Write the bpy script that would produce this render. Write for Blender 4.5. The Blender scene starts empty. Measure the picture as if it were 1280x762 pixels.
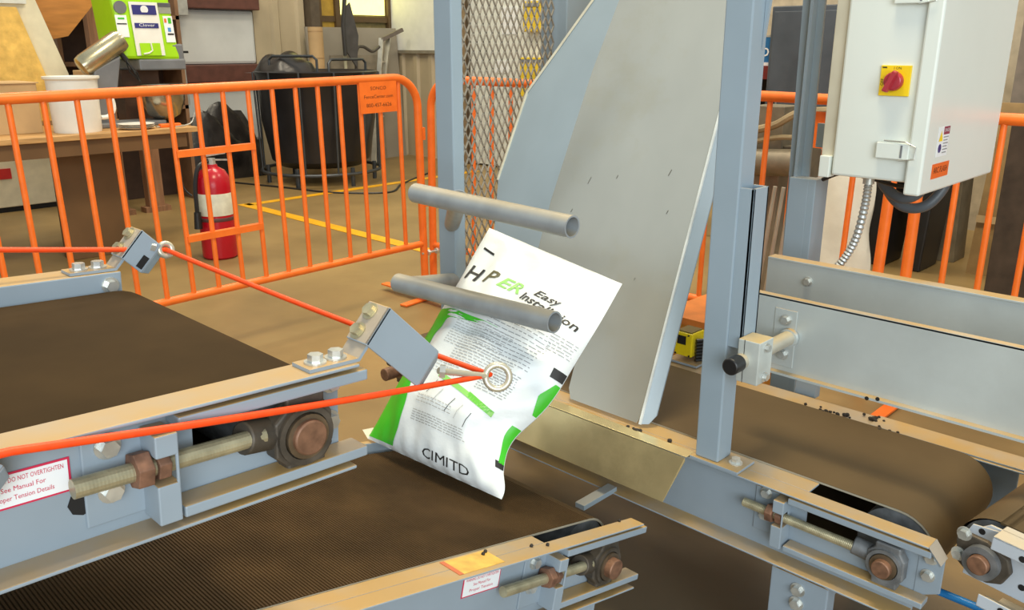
import bpy, bmesh, math, random
from mathutils import Vector, Matrix
random.seed(4)
R_ = math.radians
PI = math.pi
SC = bpy.context.scene
COL = SC.collection

# ------------------------------------------------------------------ camera, world, lamps, exposure
cam_d = bpy.data.cameras.new('camera')
cam_d.sensor_fit = 'HORIZONTAL'; cam_d.sensor_width = 36.0
cam_d.lens = 36.0 * 1060.0 / 1280.0
cam_d.clip_start = 0.02; cam_d.clip_end = 100
cam = bpy.data.objects.new('camera', cam_d); COL.objects.link(cam)
cam.location = (0, 0, 1.25)
cam.rotation_euler = (R_(90 - 17), 0, R_(44.2))
SC.camera = cam

world = bpy.data.worlds.new('world'); SC.world = world
world.use_nodes = True
bg = world.node_tree.nodes['Background']
bg.inputs[0].default_value = (0.85, 0.96, 0.98, 1)
bg.inputs[1].default_value = 0.56

def area(name, loc, size, power, color, rot=(0, 0, 0), sy=None):
    d = bpy.data.lights.new(name, 'AREA'); d.energy = power; d.color = color
    d.shape = 'RECTANGLE'; d.size = size; d.size_y = sy or size
    o = bpy.data.objects.new(name, d); COL.objects.link(o)
    o.location = loc; o.rotation_euler = rot
    return o
area('high_bay_lamp', (-0.9, 1.3, 5.2), 1.2, 165, (1.0, 0.85, 0.56))
area('high_bay_lamp', (-4.6, 3.6, 5.2), 1.2, 110, (1.0, 0.86, 0.64))
area('high_bay_lamp', (-1.6, 5.0, 5.2), 1.2, 70, (1.0, 0.86, 0.64))
area('high_bay_lamp', (-6.5, 2.0, 5.2), 1.2, 80, (1.0, 0.88, 0.66))
# daylight through the big roller door behind the camera
area('door_daylight', (3.6, -2.4, 2.2), 4.0, 250, (0.88, 0.96, 1.0), (R_(80), 0, R_(56)), 3.2)

SC.view_settings.view_transform = 'Standard'
SC.view_settings.look = 'None'
SC.view_settings.gamma = 1.0
SC.view_settings.use_curve_mapping = False
SC.view_settings.exposure = 0.13

# ------------------------------------------------------------------ materials
def srgb(c):
    return tuple(((x / 12.92) if x <= 0.04045 else ((x + 0.055) / 1.055) ** 2.4) for x in c)
def rgb(r, g, b):
    return srgb((r / 255, g / 255, b / 255))
MATS = {}
def mat(name, col, rough=0.5, metal=0.0, var=0.08, scale=12.0, dust=0.0, dustcol=(196, 160, 104), bump=0.0, bscale=60.0,
        spec=0.5, emit=0.0, stretch=None, col2=None, stain_sheen=0.0, stain_sheen_col=(70, 50, 30), dscale=7.0):
    if name in MATS: return MATS[name]
    m = bpy.data.materials.new(name); m.use_nodes = True
    nt = m.node_tree; b = nt.nodes['Principled BSDF']
    L = nt.links.new
    b.inputs['Roughness'].default_value = rough
    b.inputs['Metallic'].default_value = metal
    b.inputs['Specular IOR Level'].default_value = spec
    tc = nt.nodes.new('ShaderNodeTexCoord')
    mp = nt.nodes.new('ShaderNodeMapping')
    if stretch: mp.inputs['Scale'].default_value = stretch
    L(tc.outputs['Object'], mp.inputs['Vector'])
    n = nt.nodes.new('ShaderNodeTexNoise'); n.inputs['Scale'].default_value = scale; n.inputs['Detail'].default_value = 5
    L(mp.outputs[0], n.inputs['Vector'])
    rmp = nt.nodes.new('ShaderNodeValToRGB')
    c = rgb(*col)
    if col2: lo = rgb(*col2); hi = c
    else:
        lo = tuple(max(0, x * (1 - 2.2 * var)) for x in c); hi = tuple(min(1, x * (1 + 1.6 * var)) for x in c)
    rmp.color_ramp.elements[0].position = 0.32; rmp.color_ramp.elements[1].position = 0.68
    rmp.color_ramp.elements[0].color = (*lo, 1); rmp.color_ramp.elements[1].color = (*hi, 1)
    L(n.outputs['Fac'], rmp.inputs[0])
    out = rmp.outputs[0]
    if stain_sheen > 0:
        n3 = nt.nodes.new('ShaderNodeTexNoise'); n3.inputs['Scale'].default_value = 3.1; n3.inputs['Detail'].default_value = 8
        n3.inputs['Roughness'].default_value = 0.7
        L(tc.outputs['Object'], n3.inputs['Vector'])
        mr = nt.nodes.new('ShaderNodeMapRange'); mr.inputs[1].default_value = 0.52; mr.inputs[2].default_value = 0.75
        mr.inputs[4].default_value = stain_sheen
        L(n3.outputs['Fac'], mr.inputs[0])
        mx = nt.nodes.new('ShaderNodeMixRGB'); mx.inputs[2].default_value = (*rgb(*stain_sheen_col), 1)
        L(mr.outputs[0], mx.inputs[0]); L(out, mx.inputs[1]); out = mx.outputs[0]
    if dust > 0:      # settled dust lies on whatever faces up
        g = nt.nodes.new('ShaderNodeNewGeometry')
        sp = nt.nodes.new('ShaderNodeSeparateXYZ'); L(g.outputs['Normal'], sp.inputs[0])
        mr = nt.nodes.new('ShaderNodeMapRange'); mr.inputs[1].default_value = 0.45; mr.inputs[2].default_value = 0.9
        mr.inputs[4].default_value = dust
        L(sp.outputs['Z'], mr.inputs[0])
        n2 = nt.nodes.new('ShaderNodeTexNoise'); n2.inputs['Scale'].default_value = dscale; n2.inputs['Detail'].default_value = 6
        L(tc.outputs['Object'], n2.inputs['Vector'])
        m2 = nt.nodes.new('ShaderNodeMapRange'); m2.inputs[1].default_value = 0.25; m2.inputs[2].default_value = 0.55
        m2.inputs[3].default_value = 0.45
        L(n2.outputs['Fac'], m2.inputs[0])
        mu = nt.nodes.new('ShaderNodeMath'); mu.operation = 'MULTIPLY'
        L(mr.outputs[0], mu.inputs[0]); L(m2.outputs[0], mu.inputs[1])
        mx = nt.nodes.new('ShaderNodeMixRGB'); mx.inputs[2].default_value = (*rgb(*dustcol), 1)
        L(mu.outputs[0], mx.inputs[0]); L(out, mx.inputs[1]); out = mx.outputs[0]
        if metal > 0:
            iv = nt.nodes.new('ShaderNodeMath'); iv.operation = 'SUBTRACT'; iv.inputs[0].default_value = 1
            L(mu.outputs[0], iv.inputs[1])
            ml = nt.nodes.new('ShaderNodeMath'); ml.operation = 'MULTIPLY'; ml.inputs[1].default_value = metal
            L(iv.outputs[0], ml.inputs[0]); L(ml.outputs[0], b.inputs['Metallic'])
    L(out, b.inputs['Base Color'])
    if bump > 0:
        nb = nt.nodes.new('ShaderNodeTexNoise'); nb.inputs['Scale'].default_value = bscale; nb.inputs['Detail'].default_value = 4
        L(mp.outputs[0], nb.inputs['Vector'])
        bp = nt.nodes.new('ShaderNodeBump'); bp.inputs['Strength'].default_value = bump; bp.inputs['Distance'].default_value = 0.01
        L(nb.outputs['Fac'], bp.inputs['Height']); L(bp.outputs[0], b.inputs['Normal'])
    if emit > 0:
        b.inputs['Emission Color'].default_value = (*c, 1); b.inputs['Emission Strength'].default_value = emit
    MATS[name] = m
    return m

DC = (188, 150, 86)
PAINT = mat('blue_grey_paint', (150, 163, 174), 0.38, var=0.04, scale=5, dust=0.92, dustcol=DC)
PAINTN = mat('blue_grey_paint_clean', (152, 168, 180), 0.36, var=0.03, scale=5, dust=0.3, dustcol=DC)
PALE = mat('pale_grey_paint', (192, 200, 210), 0.35, var=0.03, scale=5, dust=0.75, dustcol=(214, 186, 136))
TUBE = mat('grey_tube_paint', (146, 151, 154), 0.42, var=0.06, scale=20, dust=0.65, dustcol=(172, 154, 118), stain_sheen=0.2, stain_sheen_col=(122, 120, 112))
BELT = mat('belt_rubber', (62, 47, 27), 0.85, var=0.08, scale=9, spec=0.12)
BELTR = mat('ribbed_belt_rubber', (78, 59, 36), 0.7, var=0.15, scale=8, spec=0.15)
BELTA = mat('worn_belt_rubber', (98, 80, 54), 0.6, var=0.10, scale=3, spec=0.25)
PLY = mat('belt_edge_ply', (170, 160, 138), 0.8)
STEEL = mat('zinc_steel', (206, 208, 204), 0.28, metal=0.6, var=0.12, scale=30)
ZROD = mat('zinc_yellow_rod', (180, 171, 140), 0.36, metal=0.5, var=0.12, scale=40)
RUST = mat('rusty_steel', (130, 94, 74), 0.6, metal=0.2, var=0.2, scale=60)
SHAFT = mat('brown_shaft_end', (130, 94, 72), 0.5, metal=0.2, var=0.15, scale=70)
IRON = mat('cast_iron', (88, 80, 70), 0.55, metal=0.3, var=0.18, scale=40, dust=0.4, dustcol=(120, 100, 74))
IRONL = mat('grey_cast_iron', (124, 126, 128), 0.5, metal=0.35, var=0.15, scale=40)
RING = mat('bearing_ring', (120, 104, 84), 0.4, metal=0.6, var=0.15, scale=40)
BLACK = mat('black_plastic', (28, 28, 30), 0.4, var=0.1)
ROPE = mat('orange_rope', (255, 76, 14), 0.5, var=0.05, scale=90)
STAIN = mat('stainless_sheet', (206, 206, 198), 0.27, metal=0.6, var=0.10, scale=1.6, stretch=(1, 1, 0.5), bump=0.03, bscale=4, stain_sheen=0.5, stain_sheen_col=(188, 178, 146))  # warm blotches put uneven reflections into the sheet's colour
GALV = mat('galvanised_sheet', (244, 224, 170), 0.24, metal=0.7, var=0.08, scale=9, bump=0.05, bscale=7, stain_sheen=0.5, stain_sheen_col=(150, 134, 100))
GUIDE = mat('guide_steel', (194, 202, 202), 0.36, metal=0.3, var=0.06, scale=4, dust=0.9, dustcol=DC, stain_sheen=0.22, stain_sheen_col=(160, 164, 160))
ORANGE = mat('orange_barricade_paint', (255, 122, 42), 0.4, var=0.05, scale=18, stain_sheen=0.22, stain_sheen_col=(196, 84, 34))
FLOORM = mat('concrete_floor', (150, 124, 80), 0.45, var=0.11, scale=1.6, bump=0.04, bscale=25, stain_sheen=0.45, stain_sheen_col=(140, 108, 66), spec=0.4)
YEL = mat('yellow_floor_paint', (240, 176, 24), 0.5, var=0.06)
BAGW = mat('white_bag_film', (230, 234, 234), 0.34, var=0.03, scale=5, bump=0.22, bscale=24)
BAGG = mat('green_print', (66, 190, 36), 0.38, var=0.05, scale=12)
BAGLG = mat('light_green_print', (150, 214, 110), 0.4, var=0.05)
INK = mat('black_print', (34, 32, 30), 0.5)
INKG = mat('grey_print', (178, 178, 176), 0.5)
CREAM = mat('cream_stain', (240, 228, 200), 0.5)
WHITE = mat('white_enamel', (230, 236, 230), 0.22, var=0.015, scale=3, spec=0.55)
WPLAST = mat('white_plastic', (236, 234, 226), 0.35, var=0.02)
CAPM = mat('beige_flange', (206, 200, 180), 0.4, var=0.04)
YELP = mat('yellow_plastic', (252, 214, 22), 0.4, var=0.03)
REDK = mat('red_knob', (176, 50, 62), 0.28, var=0.05)
RED = mat('red_enamel', (182, 14, 34), 0.25, var=0.05, scale=6)
REDL = mat('red_print', (208, 40, 80), 0.5)
STK = mat('sticker_white', (240, 242, 244), 0.45, var=0.02)
STKO = mat('sticker_orange', (244, 106, 30), 0.45, var=0.03)
NAVY = mat('sticker_navy', (44, 44, 120), 0.45)
LIME = mat('lime_plastic', (166, 222, 14), 0.38, var=0.03, scale=4)
GREYP = mat('grey_plastic', (120, 122, 126), 0.45, var=0.05)
WOODO = mat('orange_wood', (190, 126, 62), 0.5, var=0.08, scale=5, stretch=(1, 1, 7))
WOODT = mat('bench_wood', (196, 152, 96), 0.55, var=0.12, scale=5, stretch=(8, 1, 8))
WOODB = mat('brown_board', (112, 82, 50), 0.6, var=0.08, scale=3)
WOODP = mat('stud_wood', (150, 110, 80), 0.6, var=0.12, scale=5, stretch=(8, 8, 1))
CARD = mat('cardboard', (196, 162, 116), 0.75, var=0.06, scale=5)
FOAM = mat('yellow_foam', (228, 186, 98), 0.85, var=0.1, scale=14, bump=0.5, bscale=22)
CREAMB = mat('cream_board', (222, 212, 184), 0.55, var=0.04)
GIRT = mat('red_brown_girt', (96, 58, 48), 0.5, var=0.1)
INSUL = mat('white_insulation', (206, 208, 206), 0.5, var=0.04, scale=3, bump=0.15, bscale=5)
SIDING = mat('tan_siding', (188, 172, 142), 0.5, var=0.05, scale=2)
WALLW = mat('white_wall_panel', (232, 232, 226), 0.5, var=0.02)
TARP = mat('black_sheeting', (46, 42, 40), 0.32, var=0.3, scale=6, bump=0.6, bscale=9)
TUB = mat('black_tub', (34, 34, 38), 0.35, var=0.2, scale=3)
WIRE = mat('dark_steel_wire', (76, 80, 84), 0.45, metal=0.5)
ALU = mat('aluminium', (200, 196, 184), 0.35, metal=0.6, var=0.08)
BOARDG = mat('grey_board', (152, 144, 130), 0.6, var=0.06, scale=2)
CABG = mat('charcoal_cabinet', (74, 80, 88), 0.45, var=0.12, scale=4, stain_sheen=0.2, stain_sheen_col=(110, 112, 116))
BLUEC = mat('blue_can', (34, 110, 170), 0.35, var=0.04)
DRED = mat('dark_red_paint', (112, 30, 24), 0.5)
DARK = mat('dark_recess', (24, 22, 22), 0.7)
HYD = mat('olive_grey_steel', (132, 122, 104), 0.5, metal=0.3, var=0.12)
SACK = mat('white_sack', (232, 226, 212), 0.6, var=0.05, scale=5, bump=0.4, bscale=10)
HOSEB = mat('blue_hose', (40, 140, 220), 0.35)
CONDUIT = mat('flex_conduit', (196, 198, 196), 0.35, metal=0.7, var=0.05)
MESHM = mat('expanded_metal', (158, 150, 136), 0.5, metal=0.1, var=0.1)
REDC = mat('red_cable', (206, 60, 70), 0.5)
WINM = mat('daylit_pane', (255, 248, 150), 0.3, emit=1.6)
WBROWN = mat('window_frame_brown', (92, 72, 46), 0.5)
DUSTW = mat('dusty_lower_pane', (140, 126, 82), 0.5, var=0.15)

# ------------------------------------------------------------------ mesh builder
class MB:
    def __init__(s): s.v = []; s.f = []
    def add(s, vs, fs):
        o = len(s.v); s.v += [Vector(p) for p in vs]; s.f += [tuple(i + o for i in f) for f in fs]; return s
    def box(s, a, b):
        x0, x1 = sorted((a[0], b[0])); y0, y1 = sorted((a[1], b[1])); z0, z1 = sorted((a[2], b[2]))
        return s.add([(x0,y0,z0),(x1,y0,z0),(x1,y1,z0),(x0,y1,z0),(x0,y0,z1),(x1,y0,z1),(x1,y1,z1),(x0,y1,z1)],
                     [(0,3,2,1),(4,5,6,7),(0,1,5,4),(1,2,6,5),(2,3,7,6),(3,0,4,7)])
    def hexa(s, p):      # 8 corners: bottom ring, top ring
        return s.add(p, [(0,3,2,1),(4,5,6,7),(0,1,5,4),(1,2,6,5),(2,3,7,6),(3,0,4,7)])
    def bar(s, p0, p1, w, h, up=(0, 0, 1)):
        p0, p1 = Vector(p0), Vector(p1); d = (p1 - p0).normalized(); u = Vector(up)
        if abs(d.dot(u)) > 0.98: u = Vector((1, 0, 0))
        x = d.cross(u).normalized() * w / 2; y = x.cross(d).normalized() * h / 2
        return s.hexa([p0-x-y, p0+x-y, p1+x-y, p1-x-y, p0-x+y, p0+x+y, p1+x+y, p1-x+y])
    def cyl(s, p0, p1, r, r2=None, n=16, cap=True):
        p0, p1 = Vector(p0), Vector(p1); d = (p1 - p0).normalized()
        a = d.orthogonal().normalized(); b = d.cross(a); r2 = r if r2 is None else r2
        vs = []
        for p, q in ((p0, r), (p1, r2)):
            vs += [p + (a * math.cos(2*PI*i/n) + b * math.sin(2*PI*i/n)) * q for i in range(n)]
        fs = [(i, (i+1) % n, n + (i+1) % n, n + i) for i in range(n)]
        if cap: fs += [tuple(range(n-1, -1, -1)), tuple(range(n, 2*n))]
        return s.add(vs, fs)
    def pipe(s, p0, p1, r, ri, n=24):
        p0, p1 = Vector(p0), Vector(p1); d = (p1 - p0).normalized()
        a = d.orthogonal().normalized(); b = d.cross(a); vs = []
        for p, q in ((p0, r), (p1, r), (p1, ri), (p0, ri)):
            vs += [p + (a * math.cos(2*PI*i/n) + b * math.sin(2*PI*i/n)) * q for i in range(n)]
        fs = []
        for k in range(4):
            k2 = (k + 1) % 4
            fs += [(k*n+i, k*n+(i+1) % n, k2*n+(i+1) % n, k2*n+i) for i in range(n)]
        return s.add(vs, fs)
    def tube(s, pts, r, n=10, closed=False):
        pts = [Vector(p) for p in pts]; m = len(pts); vs = []; prev = None
        for i, p in enumerate(pts):
            if closed: d = (pts[(i+1) % m] - pts[i-1]).normalized()
            else: d = (pts[min(i+1, m-1)] - pts[max(i-1, 0)]).normalized()
            if prev is None: a = d.orthogonal().normalized()
            else: a = (prev - d * prev.dot(d)).normalized()
            prev = a; b = d.cross(a)
            rr = r[i] if isinstance(r, (list, tuple)) else r
            vs += [p + (a * math.cos(2*PI*j/n) + b * math.sin(2*PI*j/n)) * rr for j in range(n)]
        fs = []
        for i in range(m if closed else m - 1):
            k = (i + 1) % m
            fs += [(i*n+j, i*n+(j+1) % n, k*n+(j+1) % n, k*n+j) for j in range(n)]
        if not closed: fs += [tuple(range(n-1, -1, -1)), tuple(range((m-1)*n, m*n))]
        return s.add(vs, fs)
    def lathe(s, prof, c=(0, 0, 0), n=28):
        c = Vector(c); vs = []; m = len(prof)
        for r, z in prof: vs += [c + Vector((r*math.cos(2*PI*i/n), r*math.sin(2*PI*i/n), z)) for i in range(n)]
        fs = [(k*n+i, k*n+(i+1) % n, (k+1)*n+(i+1) % n, (k+1)*n+i) for k in range(m-1) for i in range(n)]
        fs += [tuple(range(n-1, -1, -1)), tuple(range((m-1)*n, m*n))]
        return s.add(vs, fs)
    def prism(s, poly, org, ux, uy, th):     # polygon in plane (ux,uy) at org, extruded by vector th
        org, ux, uy, th = Vector(org), Vector(ux), Vector(uy), Vector(th); n = len(poly)
        base = [org + ux*a + uy*b for a, b in poly]
        vs = base + [p + th for p in base]
        fs = [tuple(range(n-1, -1, -1)), tuple(range(n, 2*n))] + [(i, (i+1) % n, n+(i+1) % n, n+i) for i in range(n)]
        return s.add(vs, fs)
    def ball(s, c, r, n=10, m=6, sc=(1, 1, 1)):
        c = Vector(c); vs = [c + Vector((0, 0, r*sc[2]))]
        for k in range(1, m):
            t = PI*k/m
            vs += [c + Vector((r*sc[0]*math.sin(t)*math.cos(2*PI*i/n), r*sc[1]*math.sin(t)*math.sin(2*PI*i/n), r*sc[2]*math.cos(t))) for i in range(n)]
        vs.append(c - Vector((0, 0, r*sc[2])))
        fs = [(0, 1+i, 1+(i+1) % n) for i in range(n)]
        for k in range(m-2): fs += [(1+k*n+i, 1+(k+1)*n+i, 1+(k+1)*n+(i+1) % n, 1+k*n+(i+1) % n) for i in range(n)]
        e = len(vs)-1; fs += [(e, 1+(m-2)*n+(i+1) % n, 1+(m-2)*n+i) for i in range(n)]
        return s.add(vs, fs)
    def hexb(s, p, d, r=0.008, h=0.007, washer=True):     # hex bolt head standing on p, along d
        p, d = Vector(p), Vector(d).normalized(); a = d.orthogonal().normalized(); b = d.cross(a)
        if washer: s.cyl(p, p + d*h*0.25, r*1.45, n=16); p = p + d*h*0.25
        vs = [p + q + (a*math.cos(PI*i/3+.3)+b*math.sin(PI*i/3+.3))*r for q in (d*0, d*h) for i in range(6)]
        return s.add(vs, [(i, (i+1) % 6, 6+(i+1) % 6, 6+i) for i in range(6)] + [(5,4,3,2,1,0), (6,7,8,9,10,11)])
    def nut(s, p0, p1, r):
        p0, p1 = Vector(p0), Vector(p1); d = (p1-p0).normalized(); a = d.orthogonal().normalized(); b = d.cross(a)
        vs = [p + (a*math.cos(PI*i/3+.5)+b*math.sin(PI*i/3+.5))*r for p in (p0, p1) for i in range(6)]
        return s.add(vs, [(i, (i+1) % 6, 6+(i+1) % 6, 6+i) for i in range(6)] + [(5,4,3,2,1,0), (6,7,8,9,10,11)])
    def obj(s, name, m, parent=None, smooth=False, bev=0.0, loc=None, seg=2):
        me = bpy.data.meshes.new(name)
        me.from_pydata([tuple(v) for v in s.v], [], s.f); me.validate(clean_customdata=False)
        bm = bmesh.new(); bm.from_mesh(me); bmesh.ops.recalc_face_normals(bm, faces=bm.faces); bm.to_mesh(me); bm.free()
        me.materials.append(m)
        if smooth:
            me.polygons.foreach_set('use_smooth', [True]*len(me.polygons))
            try: me.set_sharp_from_angle(angle=R_(40))
            except Exception: pass
        o = bpy.data.objects.new(name, me); COL.objects.link(o)
        if parent: o.parent = parent
        if loc is not None:
            o.location = loc
        if bev:
            mo = o.modifiers.new('bevel', 'BEVEL'); mo.width = bev; mo.segments = seg; mo.limit_method = 'ANGLE'; mo.angle_limit = R_(40)
        return o

def tag(o, label, cat, group=None):
    o['label'] = label; o['category'] = cat
    if group: o['group'] = group
    return o
def thing(name, label, cat, loc=(0, 0, 0), rot=(0, 0, 0), group=None):
    o = bpy.data.objects.new(name, None); COL.objects.link(o); o.empty_display_size = 0.1
    o.location = loc; o.rotation_euler = rot
    return tag(o, label, cat, group)
def struct(o): o['kind'] = 'structure'; return o
def plab(o, label): o['label'] = label; return o

def text_geo(body, size=1.0, align='LEFT', res=2, bold=0.0):
    c = bpy.data.curves.new('txt', 'FONT'); c.body = body; c.size = size; c.align_x = align; c.align_y = 'BOTTOM'
    c.resolution_u = res; c.offset = bold
    o = bpy.data.objects.new('txt', c); COL.objects.link(o)
    bpy.context.view_layer.update()
    me = bpy.data.meshes.new_from_object(o.evaluated_get(bpy.context.evaluated_depsgraph_get()))
    vs = [(v.co.x, v.co.y) for v in me.vertices]; fs = [tuple(p.vertices) for p in me.polygons]
    bpy.data.objects.remove(o); bpy.data.curves.remove(c); bpy.data.meshes.remove(me)
    return vs, fs
def flat_text(mb, body, org, ux, uy, size, align='LEFT', fit=None):
    vs, fs = text_geo(body, 1.0, align)
    if not vs: return
    w = max(v[0] for v in vs) - min(v[0] for v in vs)
    sx = size if fit is None else fit / w
    org, ux, uy = Vector(org), Vector(ux), Vector(uy)
    mb.add([org + ux*(x*sx) + uy*(y*size) for x, y in vs], fs)

def arc(cx, cy, r, a0, a1, n):
    return [(cx + r*math.cos(R_(a0+(a1-a0)*i/n)), cy + r*math.sin(R_(a0+(a1-a0)*i/n))) for i in range(n+1)]

# ================================================================== THE SETTING
XW, YW = -8.3, 6.5
struct(MB().box((XW-.3, -5, -.12), (6, YW+.3, 0)).obj('floor', FLOORM))
def add_dirt(m, c, r0, r1, col, k):      # trodden-in dirt on the concrete around the machines
    nt = m.node_tree; L = nt.links.new; b = nt.nodes['Principled BSDF']
    src = b.inputs['Base Color'].links[0].from_socket
    tc = nt.nodes.new('ShaderNodeTexCoord'); vm = nt.nodes.new('ShaderNodeVectorMath'); vm.operation = 'DISTANCE'
    vm.inputs[1].default_value = c; L(tc.outputs['Object'], vm.inputs[0])
    n = nt.nodes.new('ShaderNodeTexNoise'); n.inputs['Scale'].default_value = 5; n.inputs['Detail'].default_value = 7
    L(tc.outputs['Object'], n.inputs['Vector'])
    ma = nt.nodes.new('ShaderNodeMath'); ma.operation = 'MULTIPLY_ADD'; ma.inputs[1].default_value = -.7
    L(n.outputs['Fac'], ma.inputs[0]); L(vm.outputs['Value'], ma.inputs[2])
    mr = nt.nodes.new('ShaderNodeMapRange'); mr.inputs[1].default_value = r0; mr.inputs[2].default_value = r1
    mr.inputs[3].default_value = k; mr.inputs[4].default_value = 0
    L(ma.outputs[0], mr.inputs[0])
    mx = nt.nodes.new('ShaderNodeMixRGB'); mx.inputs[2].default_value = (*rgb(*col), 1)
    L(mr.outputs[0], mx.inputs[0]); L(src, mx.inputs[1]); L(mx.outputs[0], b.inputs['Base Color'])
add_dirt(FLOORM, (-.75, 1.25, 0), .25, .75, (100, 89, 73), .92)
# painted lane lines on the floor
def stripe(a, b, w, label):
    a, b = Vector((*a, 0.0015)), Vector((*b, 0.0015)); d = (b-a).normalized(); n = Vector((-d.y, d.x, 0))*w/2
    o = MB().hexa([a-n, b-n, b+n, a+n] + [p+Vector((0, 0, .002)) for p in (a-n, b-n, b+n, a+n)]).obj('floor_stripe', YEL)
    return tag(o, label, 'floor marking')
stripe((-6.42, 3.42), (-4.05, 3.40), .10, 'yellow painted floor line running toward the orange barricade corner')
stripe((-6.36, 3.42), (-6.44, 6.1), .09, 'yellow painted floor line running back toward the white wall panel')

# left wall: frame of girts, insulation, ribbed siding
wl = struct(MB().box((XW-.2, -5, 0), (XW, YW, 4.2)).obj('wall_left', mat('wall_backing', (120, 104, 86), .6)))
def ribs(name, x0, x1, z0, z1, axis, fixed, out, pitch, m, parent, depth=.03):
    n = int(abs(x1-x0)/pitch)
    for i in range(n):
        a = x0 + (x1-x0)*i/n; b = x0 + (x1-x0)*(i+1)/n; w = (b-a)
        prof = [(a, 0), (a+w*.62, 0), (a+w*.70, depth), (a+w*.92, depth), (b, 0)]
        mb = MB(); vs = []
        for u, d in prof:
            for z in (z0, z1):
                vs.append((fixed+out*(d+.012), u, z) if axis == 'y' else (u, fixed+out*(d+.012), z))
        for u, d in prof:
            for z in (z0, z1):
                vs.append((fixed+out*.001, u, z) if axis == 'y' else (u, fixed+out*.001, z))
        fs = [(2*k, 2*k+2, 2*k+3, 2*k+1) for k in range(4)]
        mb.add(vs, fs).obj(name, m, parent)
ribs('siding_panel', 4.72, 5.33, 0, 4.2, 'y', XW, 1, .30, SIDING, wl)
for i, (z0, z1) in enumerate([(1.59, 1.80), (.90, 1.07), (2.6, 2.8)]):
    MB().box((XW+.0, .6, z0), (XW+.16, 4.72, z1)).obj('girt', GIRT, wl, bev=.01)
for z0, z1 in [(0.3, .90), (1.07, 1.59), (1.80, 2.6)]:
    for y0, y1 in [(1.0, 2.6), (2.65, 3.66), (3.72, 4.70)]:
        MB().box((XW+.0, y0, z0), (XW+.06, y1, z1)).obj('insulation_panel', INSUL, wl, bev=.03)
MB().box((XW, 3.66, 0), (XW+.10, 3.72, 4.2)).obj('wall_post', mat('grey_brown_post', (140, 130, 116), .5), wl)
MB().box((XW, 5.33, 0), (XW+.14, 5.44, 4.2)).obj('wall_post', mat('dark_post', (92, 80, 66), .5), wl)
ribs('siding_panel', 5.44, 6.5, 0, 1.40, 'y', XW, 1, .26, SIDING, wl)
w1 = struct(MB().box((XW+.01, 5.46, 1.38), (XW+.03, 6.46, 2.6)).obj('window_1', DUSTW))
MB().box((XW+.03, 5.74, 1.58), (XW+.05, 6.38, 2.55)).obj('pane', WINM, w1)
MB().box((XW+.03, 5.50, 1.42), (XW+.05, 5.68, 2.55)).obj('pane', mat('amber_pane', (186, 150, 60), .4), w1)
for y in (5.44, 5.68, 6.40): MB().box((XW+.03, y, 1.36), (XW+.09, y+.06, 2.6)).obj('window_frame', WBROWN, w1)
MB().box((XW+.03, 5.44, 1.50), (XW+.07, 6.44, 1.56)).obj('window_frame', WBROWN, w1)

# back wall
wb = struct(MB().box((XW-.2, YW, 0), (6, YW+.2, 4.2)).obj('wall_back', mat('back_wall_paint', (186, 172, 148), .55)))
ribs('siding_panel', XW, -7.0, 0, 1.20, 'x', YW, -1, .22, SIDING, wb)
MB().box((XW+.02, YW-.06, 1.20), (-7.25, YW-.001, 3.8)).obj('wall_panel', WALLW, wb)
MB().box((XW+.02, YW-.075, 1.165), (-7.25, YW-.001, 1.2)).obj('panel_trim', mat('panel_trim_grey', (140, 132, 116), .5), wb)
MB().box((-7.10, YW-.10, 0), (-6.92, YW-.001, 3.8)).obj('wall_post', mat('brown_wall_post', (150, 128, 100), .5), wb)
d1 = struct(MB().box((-6.88, YW-.06, 0.02), (-5.60, YW-.001, 3.2)).obj('door_1', mat('white_door', (228, 230, 222), .4, var=.02)))
MB().box((-6.95, YW-.09, 0), (-6.88, YW-.001, 3.3)).obj('door_frame', mat('dark_door_frame', (86, 72, 56), .5), d1)
MB().box((-5.60, YW-.09, 0), (-5.52, YW-.001, 3.3)).obj('door_frame', MATS['dark_door_frame'], d1)
for y0, y1, z0, z1, m in [(-6.40, -6.18, 1.36, 1.62, STK), (-6.5, -6.3, .98, 1.1, STK)]:
    MB().box((y0, YW-.07, z0), (y1, YW-.061, z1)).obj('notice', m, d1)
for (x0, x1, z0, z1) in [(-6.02, -5.78, 1.38, 1.66), (-6.06, -5.72, .76, 1.14)]:
    o = thing('wall_box', 'yellow box hung on the white door behind the mesh, ' + ('upper of two' if z0 > 1.2 else 'lower of two'), 'box', (x0, YW-.06, z0))
    MB().box((0, -.10, 0), (x1-x0, 0, z1-z0)).obj('body', mat('dull_yellow_box', (232, 200, 60), .5), o, bev=.01)
    MB().box((.02, -.108, z1-z0-.05), (x1-x0-.02, -.10, z1-z0-.02)).obj('lid_strip', GREYP, o)

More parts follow.
